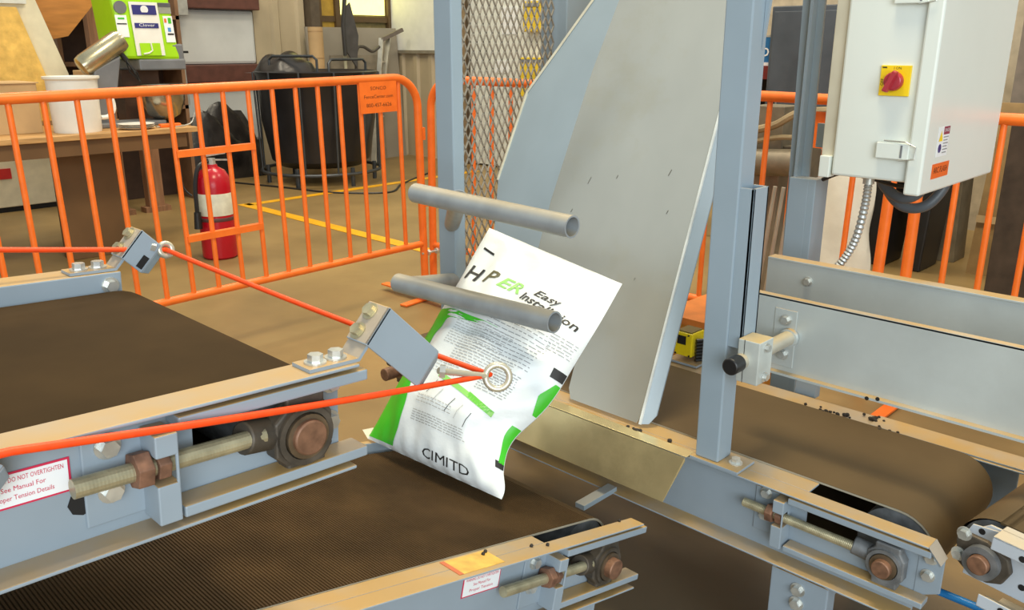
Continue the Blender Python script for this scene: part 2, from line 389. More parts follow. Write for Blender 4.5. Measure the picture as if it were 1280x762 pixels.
# ================================================================== CONVEYORS
# local frame of a conveyor: y runs along the belt toward its tail shaft (y=0), x=0 is the outer face of the
# near rail (far rail at negative x), z=0 is the shaft height
def belt(parent, x0, x1, r, L, m, ribbed=False, pitch=.0052, th=.004):
    def loop(rr):
        pts = []
        if ribbed and rr == r:
            n = int(L/pitch); h = .0016
            for i in range(n):
                y = -L + L*i/n
                pts += [(y, rr-h), (y+pitch*.30, rr-h), (y+pitch*.42, rr), (y+pitch*.88, rr)]
        else:
            pts += [(-L + L*i/6, rr) for i in range(6)]
        pts += [(rr*math.sin(PI*i/16), rr*math.cos(PI*i/16)) for i in range(17)]
        pts += [(-L, -rr)]
        return pts
    po = loop(r); vs = [(x0, y, z) for y, z in po] + [(x1, y, z) for y, z in po]; n = len(po)
    b = MB().add(vs, [(i, i+1, n+i+1, n+i) for i in range(n-1)])
    o = b.obj('belt', m, parent, smooth=not ribbed)
    if ribbed:
        for p in o.data.polygons: p.use_smooth = False
    # pale fabric edge of the belt carcass
    for xe in (x1,):
        pts = [(y, z) for y, z in loop(r-.0005) if True] if not ribbed else [(-L, r-.0018)] + [(y, z) for y, z in [(r*math.sin(PI*i/16), r*math.cos(PI*i/16)) for i in range(17)]] + [(-L, -r)]
        inn = [(y*(1-th/r) if y > 0 else y, z*(1-th/r)) for y, z in pts]; k = len(pts)
        MB().add([(xe, y, z) for y, z in pts] + [(xe, y, z) for y, z in inn] + [(xe-.002, y, z) for y, z in pts] + [(xe-.002, y, z) for y, z in inn],
                 [(i, i+1, k+i+1, k+i) for i in range(k-1)] + [(k+i, k+i+1, 3*k+i+1, 3*k+i) for i in range(k-1)]).obj('belt_edge', PLY, o)
    MB().cyl((x0+.004, 0, 0), (x1-.006, 0, 0), r-th, n=32).obj('roller', IRONL, parent, smooth=True)
    return o

def takeup_bearing(parent, x=-.004, s=1.0, iron=IRON, y=0, shaft=.0155, sx=.012):
    w = .033*s; h = .042*s
    poly = [(-w, -.018*s), (-.020*s, -.030*s), (-.020*s, -h), (.024*s, -h), (.024*s, -.030*s), (w, -.018*s),
            (w, .018*s), (.024*s, .032*s), (.024*s, h), (-.020*s, h), (-.020*s, .030*s), (-w, .018*s)]
    b = MB().prism(poly, (x-.024, y, 0), (0, 1, 0), (0, 0, 1), (.022, 0, 0)).obj('bearing', iron, parent, bev=.003)
    MB().pipe((x-.004, y, 0), (x+.003, y, 0), .031*s, .025*s, 28).obj('housing_rim', iron, b, smooth=True)
    MB().pipe((x-.004, y, 0), (x+.006, y, 0), .0235*s, shaft, 28).obj('collar', RING, b, smooth=True)
    MB().cyl((x-.02, y-.030*s, 0.004), (x-.02+.006, y-.062*s, .010), .0165*s, n=18).obj('rod_socket', iron, b, smooth=True, bev=.002)
    MB().cyl((x-.02, y, 0), (x+sx, y, 0), shaft, n=28).obj('shaft_end', SHAFT, b, smooth=True, bev=.002)
    return b

def bolt(parent, p, d, r=.0075, h=.007, m=None, name='bolt'):
    return MB().hexb(p, d, r, h).obj(name, m or STEEL, parent)

def side_rail(parent, P, paint=PAINT):
    """near-side rail with its take-up frame"""
    L, nt, nb = P['L'], P['nt'], P['nb']
    ye = P['yend']; br = P['br']                   # br: y of the tensioner bracket (right face)
    web = MB()
    sl0, sl1, sz0, sz1 = br+.03, -.005, -.002, .034           # the slot in the web
    web.box((-.036, -L, nb), (-.032, sl0, nt-.004)); web.box((-.036, sl1+.03, nb), (-.032, .060, nt-.004))
    web.box((-.036, sl0, nb), (-.032, sl1+.03, sz0)); web.box((-.036, sl0, sz1), (-.032, sl1+.03, nt-.004))
    w = web.obj('side_web', paint, parent)
    MB().box((P.get('tin', -.041), -L, nt-.004), (0, P.get('ytop', .075), nt)).obj('top_flange', paint, parent, bev=.0015)
    MB().box((-.036, -L, nb), (P.get('bout', .006), P.get('ybot', .060), nb+.004)).obj('bottom_flange', paint, parent, bev=.0015)
    # take-up guide bars
    MB().box((-.032, br+.004, nt-.022), (-.002, ye, nt-.009)).obj('guide_bar', paint, parent, bev=.002)
    MB().box((-.032, br+.004, P['gl']-.012), (0.0, ye-.002, P['gl'])).obj('guide_bar', paint, parent, bev=.002)
    # tensioner bracket with a slot for the rod
    k = MB()
    zt, zb = nt-.020, P['gl']-.010
    k.box((-.032, br-.022, .024), (.004, br, zt)); k.box((-.032, br-.022, zb), (.004, br, -.004))
    k.box((-.032, br-.003, -.006), (-.020, br, .026)); k.box((.0, br-.003, -.006), (.004, br, .026))
    k.box((-.032, br-.075, zb+.004), (-.029, br-.01, zt-.002))
    kb = k.obj('tension_bracket', paint, parent, bev=.003)
    for z in (zt-.010, -.008): bolt(kb, (-.029, br-.052, z), (1, 0, 0), .0085, .008)
    # threaded rod, nuts
    nth = int((-.045-P['rod0'])/.0016)
    rd = MB().tube([(-.012, P['rod0']+(-.045-P['rod0'])*i/nth, .012-.002*i/nth) for i in range(nth+1)], [.0092 if i % 2 else P.get('thr', .0091) for i in range(nth+1)], 16).obj('threaded_rod', ZROD, parent)
    MB().nut((-.012, br-.038, .012), (-.012, br-.023, .012), .0185).obj('nut', RUST, rd, bev=.001)
    MB().nut((-.012, br-.018, .012), (-.012, br-.006, .012), .0155).obj('nut', RUST, rd, bev=.001)
    # end plate bolts
    for (y, z) in P['ebolts']:
        bolt(w, (-.032, y, z), (1, 0, 0), .0085, .008)
    return w

def warn_label(parent, y0, y1, z0, z1, x, lines, skew=0):
    w, h = y1-y0, z1-z0
    o = MB().box((x, y0, z0), (x+.0006, y1, z1)).obj('warning_label', REDL, parent)
    MB().box((x+.0006, y0+.002, z0+.002), (x+.0010, y1-.002, z1-.002)).obj('label_face', STK, o)
    t = MB(); n = len(lines)
    for i, s in enumerate(lines):
        hh = h*.58/n
        flat_text(t, s, (x+.0013, (y0+y1)/2, z1-h*.12-(i+1)*h*.76/n+.002), (0, 1, 0), (0, 0, 1), hh, 'CENTER', fit=w*(.86 if i == 0 else (.46 if i == 1 else .62)))
    t.obj('lettering', REDL, o)
    return o

# ---- upper feed conveyor (top left)
pB = (-0.727, 0.437, 0.854)
cB = thing('feed_conveyor', 'upper belt conveyor at left with smooth brown belt and blue-grey rails', 'conveyor', pB, (R_(-3), 0, 0))
PB = dict(L=1.3, nt=.066, nb=-.055, yend=.080, br=-.141, gl=-.034, rod0=-.231, ebolts=[(.050, .040), (.048, -.005)], ytop=.068, tin=-.046, ybot=.06, bout=.004)
wB = side_rail(cB, PB)
takeup_bearing(cB, s=1.06, shaft=.0195, sx=.012)
belt(cB, -.495, -.042, .060, 1.3, BELT)
far = MB().box((-.512, -1.3, -.055), (-.507, .016, .085)).box((-.56, -1.3, .081), (-.512, .012, .085)).box((-.55, -1.3, -.055), (-.512, .012, -.051)).obj('far_rail', PAINT, cB, bev=.002)
bolt(far, (-.507, -.001, .066), (1, 0, 0), .0085, .009)
warn_label(cB, -.302, -.225, .002, .035, -.0316, ['WARNING: DO NOT OVERTIGHTEN', 'See Manual For', 'Proper Tension Details'])
MB().cyl((-.0318, -.218, -.013), (-.0312, -.218, -.013), .0125, n=8).obj('plug_hole', DARK, cB)
MB().box((-.040, -.75, -.052), (-.0315, -.30, -.048)).obj('flange_splice', PAINT, cB)
# legs of the feed conveyor, out of frame at left
for y in (-1.15,):
    for x in (-.03, -.52): MB().box((x-.02, y-.02, -.86), (x+.02, y+.02, -.05)).obj('support_leg', PAINT, cB)
# far stub of the shaft seen under the eye-bolt bracket
fb = MB().prism([(-.033, -.035), (.033, -.035), (.033, .035), (-.033, .035)], (-.545, 0, 0), (0, 1, 0), (0, 0, 1), (.02, 0, 0)).obj('bearing', IRON, cB, bev=.004)

# ---- pull-cord brackets on both rails
def cord_bracket(parent, x, dy, z, far=False):
    # a strap bolted on the rail top, bent up; an angle on it hangs down and carries the eye bolt
    s0, s1 = dy+.008, dy+.072
    a = R_(49); sl = .066
    st = MB(); t = .004; w = .034
    p = [(s0, z), (s1, z), (s1+math.cos(a)*sl, z+math.sin(a)*sl)]
    nrm = (-math.sin(a), math.cos(a))
    q = [(s0, z+t), (s1-.0016, z+t), (s1+math.cos(a)*sl+nrm[0]*t, z+math.sin(a)*sl+nrm[1]*t)]
    for i in range(2):
        st.hexa([(x-w, p[i][0], p[i][1]), (x, p[i][0], p[i][1]), (x, p[i+1][0], p[i+1][1]), (x-w, p[i+1][0], p[i+1][1]),
                 (x-w, q[i][0], q[i][1]), (x, q[i][0], q[i][1]), (x, q[i+1][0], q[i+1][1]), (x-w, q[i+1][0], q[i+1][1])])
    b = st.obj('cord_bracket', PAINT, parent)
    for k in (.018, .044): bolt(b, (x-w*.5, s0+k, z+t), (0, 0, 1), .0085, .008)
    # angle: one leg lies on the slope, the other hangs from its near edge
    def S(u, v): return (s1+math.cos(a)*u-math.sin(a)*v, z+math.sin(a)*u+math.cos(a)*v)    # u along slope, v normal (up-left)
    an = MB()
    c = [S(.018, t), S(.068, t), S(.068, t+.004), S(.018, t+.004)]
    an.hexa([(x-w, *c[0]), (x+.004, *c[0]), (x+.004, *c[1]), (x-w, *c[1]), (x-w, *c[3]), (x+.004, *c[3]), (x+.004, *c[2]), (x-w, *c[2])])
    ln = -.092 if not far else -.030
    poly = [S(.018, t+.004), S(.068, t+.004), S(.066, ln), S(.016, ln)]
    an.prism(poly, (x, 0, 0), (0, 1, 0), (0, 0, 1), (.004, 0, 0))
    # end of the hanging leg is folded back
    e0, e1 = S(.066, ln), S(.016, ln); e2, e3 = S(.058, ln-.014), S(.022, ln-.014)
    an.hexa([(x, *e0), (x+.004, *e0), (x+.004, *e1), (x, *e1), (x-.009, *e2), (x-.005, *e2), (x-.005, *e3), (x-.009, *e3)])
    ao = an.obj('hanging_angle', PAINT, b, bev=.0012)
    for u in (.030, .056):
        pp = S(u, t+.004); d = (0, -math.sin(a), math.cos(a))
        MB().hexb((x-w*.62, *pp), d, .0072, .006).obj('bracket_bolt', ZROD, b)
    if far:
        pp = S(.030, ln*.72)
        MB().prism([(pp[0]+math.cos(a)*i+math.sin(a)*j, pp[1]+math.sin(a)*i-math.cos(a)*j) for i, j in [(-.010, -.005), (.010, -.005), (.010, .005), (-.010, .005)]], (x+.0042, 0, 0), (0, 1, 0), (0, 0, 1), (.0006, 0, 0)).obj('slot_hole', DARK, b)
    return b
cord_bracket(cB, -.006, .0, .0662)
cord_bracket(cB, -.512, -.060, .0854, far=True)
# nearer bracket at the edge of the frame
third = cord_bracket(cB, -.004, -.468, .0662)
# eye bolts
def eye(parent, p, q, rr, name='eye_bolt', tilt=0):
    p, q = Vector(p), Vector(q); d = (q-p).normalized(); side = Vector((.70, -.62, .36)) if rr > .012 else Vector((.95, .2, .2))
    side.normalize(); dd = d; d = (d - side*d.dot(side)).normalized() if rr > .012 else d
    up = d.cross(side).normalized()
    c = q + d*rr
    b = MB().tube([p, p+(q-p)*.6, q], .0042, 10)
    b.tube([c + (d*math.cos(2*PI*i/24) + up*math.sin(2*PI*i/24))*rr for i in range(24)], .0042, 10, True)
    o = b.obj(name, ZROD if False else mat('pale_eye_steel', (206, 200, 180), .3, metal=.5), parent, smooth=True)
    MB().nut(p+d*.001, p+d*.008, .0085).obj('eye_nut', STEEL, o)
    return o
eye(cB, (-.008, .190, .028), (-.006, .268, .004), .0155)
eye(cB, (-.514, .062, .116), (-.512, .076, .111), .0095)

# ---- lower incline conveyor
pC = (-0.808, 1.087, 0.340)
cC = thing('incline_conveyor', 'lower inclined conveyor with finely ribbed brown belt carrying the white bag', 'conveyor', pC, (R_(-13.5), 0, 0))
PCc = dict(L=1.45, nt=.066, nb=-.064, yend=.108, br=-.134, gl=-.038, rod0=-.275, ebolts=[(.060, .040), (.056, -.008)], ytop=.092, tin=-.032, ybot=.092, bout=.004)
wC = side_rail(cC, PCc)
takeup_bearing(cC, s=1.12, sx=.020, shaft=.0190)
belt(cC, -.50, -.062, .068, 1.45, BELTR, ribbed=True)
MB().box((-.0615, -1.45, .062), (-.032, -.165, .066)).obj('inner_lip', PAINT, cC, bev=.001)
MB().box((-.53, -1.45, -.064), (-.515, .09, .085)).obj('far_rail', PAINT, cC, bev=.002)
warn_label(cC, -.350, -.266, .010, .046, -.0316, ['WARNING: DO NOT OVERTIGHTEN', 'See Manual For', 'Proper Tension'])
ls = MB().box((-.056, -.375, .0661), (-.010, -.285, .0666)).obj('worn_sticker', mat('faded_yellow_sticker', (226, 180, 84), .5, var=.12, scale=30), cC)
MB().box((-.056, -.384, .0662), (-.010, -.375, .0668)).obj('sticker_border', mat('faded_red', (206, 112, 70), .6), ls)
for x in (-.03, -.52):
    MB().box((x-.02, -.05, -.40), (x+.02, -.01, -.06)).obj('support_leg', PAINT, cC)

# ---- take-away conveyor (right), running at right angles
pA = (-0.445, 1.381, 0.373)
cA = thing('takeaway_conveyor', 'right conveyor with worn smooth tan-brown belt between painted steel rails', 'conveyor', pA, (0, 0, R_(-90)))
PA_ = dict(L=1.36, thr=.0086, nt=.070, nb=-.082, yend=.085, br=-.178, gl=-.040, rod0=-.268, ebolts=[(.078, .034), (.077, -.001)], ytop=.080, tin=-.038, ybot=.06, bout=.012)
side_rail(cA, PA_)
MB().prism([(.058, -.05), (.100, -.028), (.100, .040), (.058, .066)], (-.036, 0, 0), (0, 1, 0), (0, 0, 1), (.005, 0, 0)).obj('end_plate', PAINT, cA, bev=.001)
MB().box((-.0815, -1.36, .066), (-.038, -.150, .070)).obj('inner_lip', PAINT, cA, bev=.001)
# chamfered nose of the top flange
MB().hexa([(-.038, .080, .066), (-.002, .080, .066), (-.002, .100, .040), (-.034, .100, .040), (-.038, .080, .070), (0, .080, .070), (0, .103, .044), (-.034, .103, .044)]).obj('flange_nose', PAINT, cA)
takeup_bearing(cA, iron=IRONL, y=.012, sx=.018, shaft=.0165)
belt(cA, -.405, -.082, .074, 1.36, BELTA)
MB().cyl((-.40, -1.36, 0), (-.084, -1.36, 0), .073, n=28).obj('roller', BELTA, cA, smooth=True)
takeup_bearing(cA, y=-1.345, sx=.055, shaft=.018)
MB().box((-.480, -1.36, -.082), (-.475, .10, .066)).box((-.480, -1.36, .062), (-.410, .12, .066)).obj('far_rail', PAINT, cA, bev=.002)
MB().box((-.478, -.19, .0662), (-.415, .125, .0702)).obj('far_cover', PAINT, cA, bev=.001)
for y0, y1 in [(-.192, -.078), (-1.32, -1.22)]:
    lg = MB().box((-.040, y0, -.372), (-.004, y0+.008, -.084)).box((-.040, y1-.008, -.372), (-.004, y1, -.084)).box((-.006, y0, -.372), (-.002, y1, -.094)).obj('support_leg', PAINT, cA, bev=.003)
    for z in (-.120, -.150): bolt(lg, (-.002, (y0+y1)/2, z), (1, 0, 0), .010, .009)
    MB().box((-.47, y0, -.372), (-.44, y1, -.08)).obj('support_leg', PAINT, cA)
MB().box((-.474, -.16, -.20), (-.03, -.12, -.17)).obj('cross_brace', PAINT, cA)

MB().box((.0, -.595, -.080), (.115, -.570, -.068)).obj('tie_bracket', PAINTN, cA, bev=.001)
# ---- next conveyor at the lower right corner
pD = (-0.292, 1.392, 0.438)
cD = thing('outfeed_conveyor', 'pale grey conveyor nose at the lower right corner with flange bearing', 'conveyor', pD, (R_(-2.5), 0, R_(-98)))
MB().prism([(-.03, -.045), (.5, -.045), (.5, .062), (-.005, .062), (-.03, .040)], (-.034, 0, 0), (0, 1, 0), (0, 0, 1), (.004, 0, 0)).obj('side_web', PALE, cD, bev=.001)
MB().prism([(-.038, .030), (-.030, .052), (.03, .062), (.03, .036), (-.03, .020)], (-.0295, 0, 0), (0, 1, 0), (0, 0, 1), (.003, 0, 0)).obj('nose_tab', PALE, cD, bev=.001)
MB().box((-.050, .012, .058), (0, .5, .062)).box((-.003, .012, .038), (0, .5, .062)).obj('top_flange', PALE, cD, bev=.002)
MB().box((-.034, .012, -.070), (.004, .5, -.066)).box((.001, .012, -.070), (.004, .5, -.046)).obj('bottom_flange', PALE, cD, bev=.002)
fl = MB().prism([(-.048, .020), (-.030, .036), (0, .036), (.036, .022), (.044, 0), (.034, -.026), (.012, -.036), (-.016, -.036), (-.04, -.02)], (-.030, 0, 0), (0, 1, 0), (0, 0, 1), (.012, 0, 0)).obj('bearing', IRON, cD, bev=.003)
MB().pipe((-.02, 0, 0), (-.006, 0, 0), .029, .0175, 28).obj('collar', IRONL, fl, smooth=True)
MB().cyl((-.03, 0, 0), (.004, 0, 0), .0165, n=28).obj('shaft_end', SHAFT, fl, smooth=True, bev=.002)
for y, z in [(-.036, .034), (-.038, -.006)]: bolt(fl, (-.018, y, z), (1, 0, 0), .0085, .008)
for y, z, x in [(.06, .046, .0002), (.05, -.056, .0042), (.06, -.02, -.0298), (-.014, .046, -.0264)]:
    MB().cyl((x, y, z), (x+.0005, y, z), .0055, n=12).obj('bolt_hole', DARK, cD)
# belt rising away over the nose roller
bm_ = belt(cD, -.40, -.056, .060, .02, BELTA)
for o in [o for o in cD.children if o.name.startswith(('belt', 'roller'))]: o.rotation_euler = (0, 0, PI); o.location = (-.456, 0, 0)
bs = MB().box((-.400, 0, .056), (-.056, .5, .060)).obj('belt', BELTA, cD)
MB().box((-.42, -.02, -.05), (-.415, .5, .062)).obj('far_rail', PALE, cD)
MB().box((-.056, .03, -.432), (-.02, .07, -.07)).obj('support_leg', PALE, cD)
MB().box((-.42, .03, -.432), (-.39, .07, -.05)).obj('support_leg', PALE, cD)

# ---- kick plate of galvanised sheet hung from the take-away conveyor
kp = MB()
kx0, kx1 = -1.52, -.835
kp.hexa([(kx0, 1.368, .4465), (kx1+.0, 1.368, .4465), (kx1, 1.400, .4465), (kx0, 1.400, .4465), (kx0, 1.368, .448), (kx1, 1.368, .448), (kx1, 1.400, .448), (kx0, 1.400, .448)])
kp.hexa([(kx0, 1.338, .345), (kx1-.03, 1.338, .345), (kx1, 1.366, .44), (kx0, 1.366, .44), (kx0, 1.336, .346), (kx1-.03, 1.336, .346), (kx1, 1.364, .448), (kx0, 1.364, .448)])
tag(kp.obj('kick_plate', GALV, bev=.0008), 'shiny galvanised kick plate hanging below the steel slide', 'metal plate')
# ================================================================== PULL CORD
MBm = Matrix.Translation(pB) @ Matrix.Rotation(R_(-3), 4, 'X')
def wB_(x, s, n): return MBm @ Vector((x, s, n))
def sag(a, b, n=14, d=.006):
    return [a.lerp(b, i/n) - Vector((0, 0, d*4*(i/n)*(1-i/n))) for i in range(n+1)]
near_ring = wB_(-.006, .276, .004)
back_pt = wB_(-.030, .25, .020)
far_ring = wB_(-.512, .085, .108)
path = sag(wB_(.012, -.95, .085), wB_(.012, -.28, .0715), 6, 0) + sag(wB_(.012, -.28, .0715), near_ring, 16, .003)[1:]
path += sag(near_ring, far_ring, 18, .004)[1:]
path += sag(far_ring, wB_(-.545, -.9, .226), 12, .004)[1:]
tag(MB().tube(path, .0037, 10).obj('pull_cord', ROPE, smooth=True), 'taut orange pull cord threaded through the steel eye bolts', 'cord')

# ================================================================== BAG
bc = [Vector(p) for p in [(-1.338, .945, .466), (-.968, .969, .462), (-.968, 1.308, .80), (-1.338, 1.304, .859)]]
bn = (bc[1]-bc[0]).cross(bc[3]-bc[0]).normalized()
def smst(a, b, x):
    t = min(1, max(0, (x-a)/(b-a))); return t*t*(3-2*t)
def bag_t(u, v):
    e = max(0, 1-abs(2*u-1)**2.2)**.70
    f = (max(0, min(1, v/.22)))**.55 * (1-.80*smst(.58, .90, v)) * (1 if v < .97 else max(0, (1-v)/.03)**.5)
    return .076*e*f
def bag_w(u, v):
    w = .0034*math.sin(23*u+7*v+2*math.sin(9*v)) * smst(0, .15, v)
    w += .0030*math.sin(31*v-9*u+1.3*math.sin(11*u)) * (smst(.62, .95, u)*2.0 + .35) * smst(.02, .1, v) * (1-smst(.6, .8, v))
    w += .0040*math.exp(-((v-.60-.10*(u-.4))/.030)**2) * (1 if u < .95 else 0)
    w -= .0075*math.exp(-((v-.545-.10*(u-.4))/.035)**2)
    w += .0018*math.sin(60*u+5*v)*(1-smst(.0, .16, v))
    return w
def bagP(u, v, off=0.0, front=True):
    inset = .035*math.sin(PI*min(1, max(0, v)))*1.0 * (1 - smst(.55, .9, v))
    uu = .5 + (u-.5)*(1-inset*.8) 
    uu -= .105*math.exp(-((v-.20)/.15)**2)*smst(.45, 1, u)*smst(0, .10, v)
    pb = bc[0].lerp(bc[1], uu); pt = bc[3].lerp(bc[2], uu)
    p = pb.lerp(pt, v)
    ed = min(1, 6*min(u, 1-u)) if 0 <= u <= 1 else 0
    t = bag_t(u, v)
    if front: return p + bn*(t + bag_w(u, v)*ed*(1 if v < .96 else .3) + off + .0012)
    return p - bn*(t*.80 - .0008)
NU, NV = 56, 76
bv = []; bf = []
for fr in (True, False):
    for j in range(NV+1):
        for i in range(NU+1):
            bv.append(bagP(i/NU, j/NV, 0, fr))
S_ = (NU+1)*(NV+1)
for j in range(NV):
    for i in range(NU):
        a = j*(NU+1)+i
        bf.append((a, a+1, a+NU+2, a+NU+1)); bf.append((S_+a, S_+a+NU+1, S_+a+NU+2, S_+a+1))
for i in range(NU):
    for j in (0, NV):
        a = j*(NU+1)+i; bf.append((a, a+1, S_+a+1, S_+a))
for j in range(NV):
    for i in (0, NU):
        a = j*(NU+1)+i; bf.append((a, a+NU+1, S_+a+NU+1, S_+a))
borg = Vector((-1.15, 1.0, .455))
bagT = thing('product_bag', 'plump white and green printed plastic bag tipping onto the ribbed belt', 'bag', borg)
def bagobj(name, vs, fs, m, smooth=True):
    return MB().add([v-borg for v in vs], fs).obj(name, m, bagT, smooth=smooth)
body = bagobj('bag_body', bv, bf, BAGW)
def bag_patch(name, left, right, v0, v1, m, nu=8, nv=24, off=.0010):
    vs = []; fs = []
    for j in range(nv+1):
        v = v0+(v1-v0)*j/nv; a, b = left(v), right(v)
        for i in range(nu+1): vs.append(bagP(a+(b-a)*i/nu, v, off))
    for j in range(nv):
        for i in range(nu):
            k = j*(nu+1)+i; fs.append((k, k+1, k+nu+2, k+nu+1))
    return bagobj(name, vs, fs, m)
def stripe_edge(v):
    return .245 - .03*math.sin(v*7) + .02*smst(.0, .12, v) - .02*smst(.3, .5, v) + .42*smst(.53, .60, v)
bag_patch('green_panel', lambda v: .0, lambda v: max(.03, .26 - .10*smst(.12, .5, v) + .5*smst(.535, .60, v) - .03*(1-smst(0, .1, v))), .012, .585, BAGG, nu=12, nv=40)
bag_patch('green_bar', lambda v: .10, lambda v: .10+.46*(1-((v-.655)/.02)**2*.2), .645, .672, BAGG, nu=12, nv=3)
bag_patch('green_edge', lambda v: .975-.008*math.sin(v*30), lambda v: 1.0, .12, .27, BAGG, nu=4, nv=12)
bag_patch('green_edge', lambda v: .955+.03*abs(v-.42)/.07, lambda v: 1.0, .34, .49, BAGG, nu=4, nv=12)
bag_patch('black_band', lambda v: .95, lambda v: 1.0, .505, .545, INK, nu=4, nv=3)
bag_patch('black_band', lambda v: .965, lambda v: 1.0, .10, .125, INK, nu=4, nv=3)
# light green rule that runs down across the text
def bag_ribbon(name, pts, w, m, n=20, off=.0013):
    vs = []; fs = []
    P = []
    for k in range(n+1):
        t = k/n*(len(pts)-1); i = min(int(t), len(pts)-2); t -= i
        P.append((pts[i][0]*(1-t)+pts[i+1][0]*t, pts[i][1]*(1-t)+pts[i+1][1]*t))
    for u, v in P: vs += [bagP(u, v-w/2, off), bagP(u, v+w/2, off)]
    fs = [(2*k, 2*k+2, 2*k+3, 2*k+1) for k in range(n)]
    return bagobj(name, vs, fs, m)
bag_ribbon('green_rule', [(.40, .325), (.62, .30), (.87, .268)], .020, BAGLG)
bag_ribbon('green_rule', [(.66, .298), (.87, .268)], .022, mat('mid_green_print', (110, 200, 70), .4))
def bag_text(name, body_, u, v, su, sv, m, slant=0.0, drop=0.0, align='LEFT', off=.0016, bold=.016):
    vs, fs = text_geo(body_, 1.0, align, 2, bold)
    return bagobj(name, [bagP(u + x*su + y*slant, v + y*sv + x*su*drop, off) for x, y in vs], fs, m, smooth=False)
bag_text('lettering', 'H', .060, .728, .185, .098, INK, drop=-.03)
bag_text('lettering', 'P', .215, .738, .170, .094, mat('olive_ink', (96, 92, 62), .5), slant=.03)
bag_text('lettering', 'ER', .345, .745, .155, .078, BAGLG, slant=.02)
bag_text('lettering', 'Easy', .600, .776, .092, .046, INK, slant=.014)
bag_text('lettering', 'Installation', .545, .735, .091, .052, INK, slant=.012, drop=-.075)
bag_text('lettering', 'CIMITD', .46, .012, .102, .046, INK, slant=.004, bold=0)
bag_ribbon('print_mark', [(.06, .905), (.16, .893)], .010, INK, 6)
# small print: rows of short grey dashes, each block one printed part
def small_print(u0, u1, v0, v1, rows, m, seed):
    rnd = random.Random(seed); vs = []; fs = []
    for r in range(rows):
        v = v1-(v1-v0)*r/max(1, rows-1); u = u0
        end = u1 - rnd.random()*.08*(u1-u0)
        while u < end:
            w = min(end-u, .012+rnd.random()*.03); h = .0028
            o = len(vs); n = max(1, int(w/.012))
            for k in range(n+1): vs += [bagP(u+w*k/n, v-h/2, .0014), bagP(u+w*k/n, v+h/2, .0014)]
            fs += [(o+2*k, o+2*k+2, o+2*k+3, o+2*k+1) for k in range(n)]
            u += w+.008
    o = bagobj('small_print', vs, fs, m); o['kind'] = 'stuff'
small_print(.30, .70, .455, .575, 12, INKG, 1)
small_print(.52, .88, .475, .64, 11, mat('dark_grey_print', (148, 150, 152), .5), 2)
small_print(.40, .82, .395, .465, 7, INKG, 3)
small_print(.66, .86, .335, .44, 11, MATS['dark_grey_print'], 4)
small_print(.30, .52, .335, .385, 5, INKG, 5)
small_print(.33, .78, .13, .165, 5, INKG, 6)
small_print(.33, .62, .20, .225, 3, INKG, 7)
small_print(.86, .99, .60, .665, 6, MATS['dark_grey_print'], 8)
for k, (u, v) in enumerate([(.42, .30), (.50, .275), (.60, .262), (.69, .25), (.78, .235)]):
    bagobj('print_line', [bagP(u+.006*s_-.03*t, v-.06*t, .0015) for t in (0, .5, 1) for s_ in (-.35, .35)], [(0, 1, 3, 2), (2, 3, 5, 4)], INK if k in (0, 2, 4) else INKG)
# loose corner ear at the lower left
MB().add([v-borg for v in [bagP(0, .0), bagP(0, .05), bagP(.0, .02)+Vector((-.022, -.004, .004)), bagP(0, .0, 0, False)-bn*.002, bagP(0, .05, 0, False)-bn*.002]],
         [(0, 1, 2), (3, 2, 4), (0, 2, 3), (1, 4, 2), (0, 3, 4, 1)]).obj('corner_ear', CREAM, bagT)

# ================================================================== BUMPER TUBES
for (name, x0, x1, z0, z1, r, lab, jx, jz) in [
        ('u', -1.345, -.925, .962, .952, .0200, 'upper grey steel bumper tube above the white bag', -1.22, .745),
        ('l', -1.415, -.962, .758, .771, .0205, 'lower grey steel bumper tube crossing in front of the bag', -1.375, .60)]:
    t = thing('bumper_tube', lab, 'tube', (x0, 1.10, z0), group=None)
    o = Vector((x0, 1.10, z0)); a = Vector((0, 0, 0)); b = Vector((x1-x0, 0, z1-z0))
    MB().pipe(a, b, r, r-.0032, 28).obj('tube', TUBE, t, smooth=True)
    MB().ball(a, r*.985, 16, 8, (.35, 1, 1)).obj('end_cap', TUBE, t, smooth=True)
    j = Vector((jx, 1.105, z0))-o; e = Vector((-1.555, 1.385, jz+.08))-o
    MB().cyl(j, e, r*.95, n=24).obj('stem', TUBE, t, smooth=True)
    MB().cyl(j, j.lerp(e, .20), r*1.0, r*.97, n=24).obj('weld_collar', TUBE, t, smooth=True)

# ================================================================== POSTS, MESH GUARD, STEEL SLIDE
p1 = thing('guard_post', 'tall pale blue square post beside the mesh guard', 'post', (-1.60, 1.405, .445))
MB().box((.003, -.028, .006), (.064, .008, 1.9)).obj('post_tube', PAINTN, p1, bev=.003)
MB().box((-.06, -.034, 0), (.05, .04, .006)).obj('base_plate', PAINT, p1)
p2 = thing('frame_post', 'pale blue square post bolted on the near rail, right of the slide', 'post', (-.800, 1.413, .4435))
MB().hexa([(-.026, -.026, .006), (.026, -.026, .006), (.026, .026, .006), (-.026, .026, .006), (-.029, -.029, 1.9), (.029, -.029, 1.9), (.029, .029, 1.9), (-.029, .029, 1.9)]).obj('post_tube', PAINTN, p2, bev=.003)
bp = MB().box((-.034, -.034, 0), (.075, .034, .006)).obj('base_plate', PAINT, p2, bev=.001)
bolt(bp, (.052, 0, .006), (0, 0, 1), .0095, .009)
# side channel on the right face and knee gusset at the top
MB().box((.0262, -.024, .255), (.056, -.018, .56)).box((.050, -.024, .255), (.056, .030, .56)).box((.0262, .024, .255), (.056, .030, .56)).obj('side_channel', PAINTN, p2, bev=.001)
MB().prism([(.028, .80), (.14, 1.9), (.028, 1.9)], (0, .012, 0), (1, 0, 0), (0, 0, 1), (0, .008, 0)).obj('gusset', PAINTN, p2)

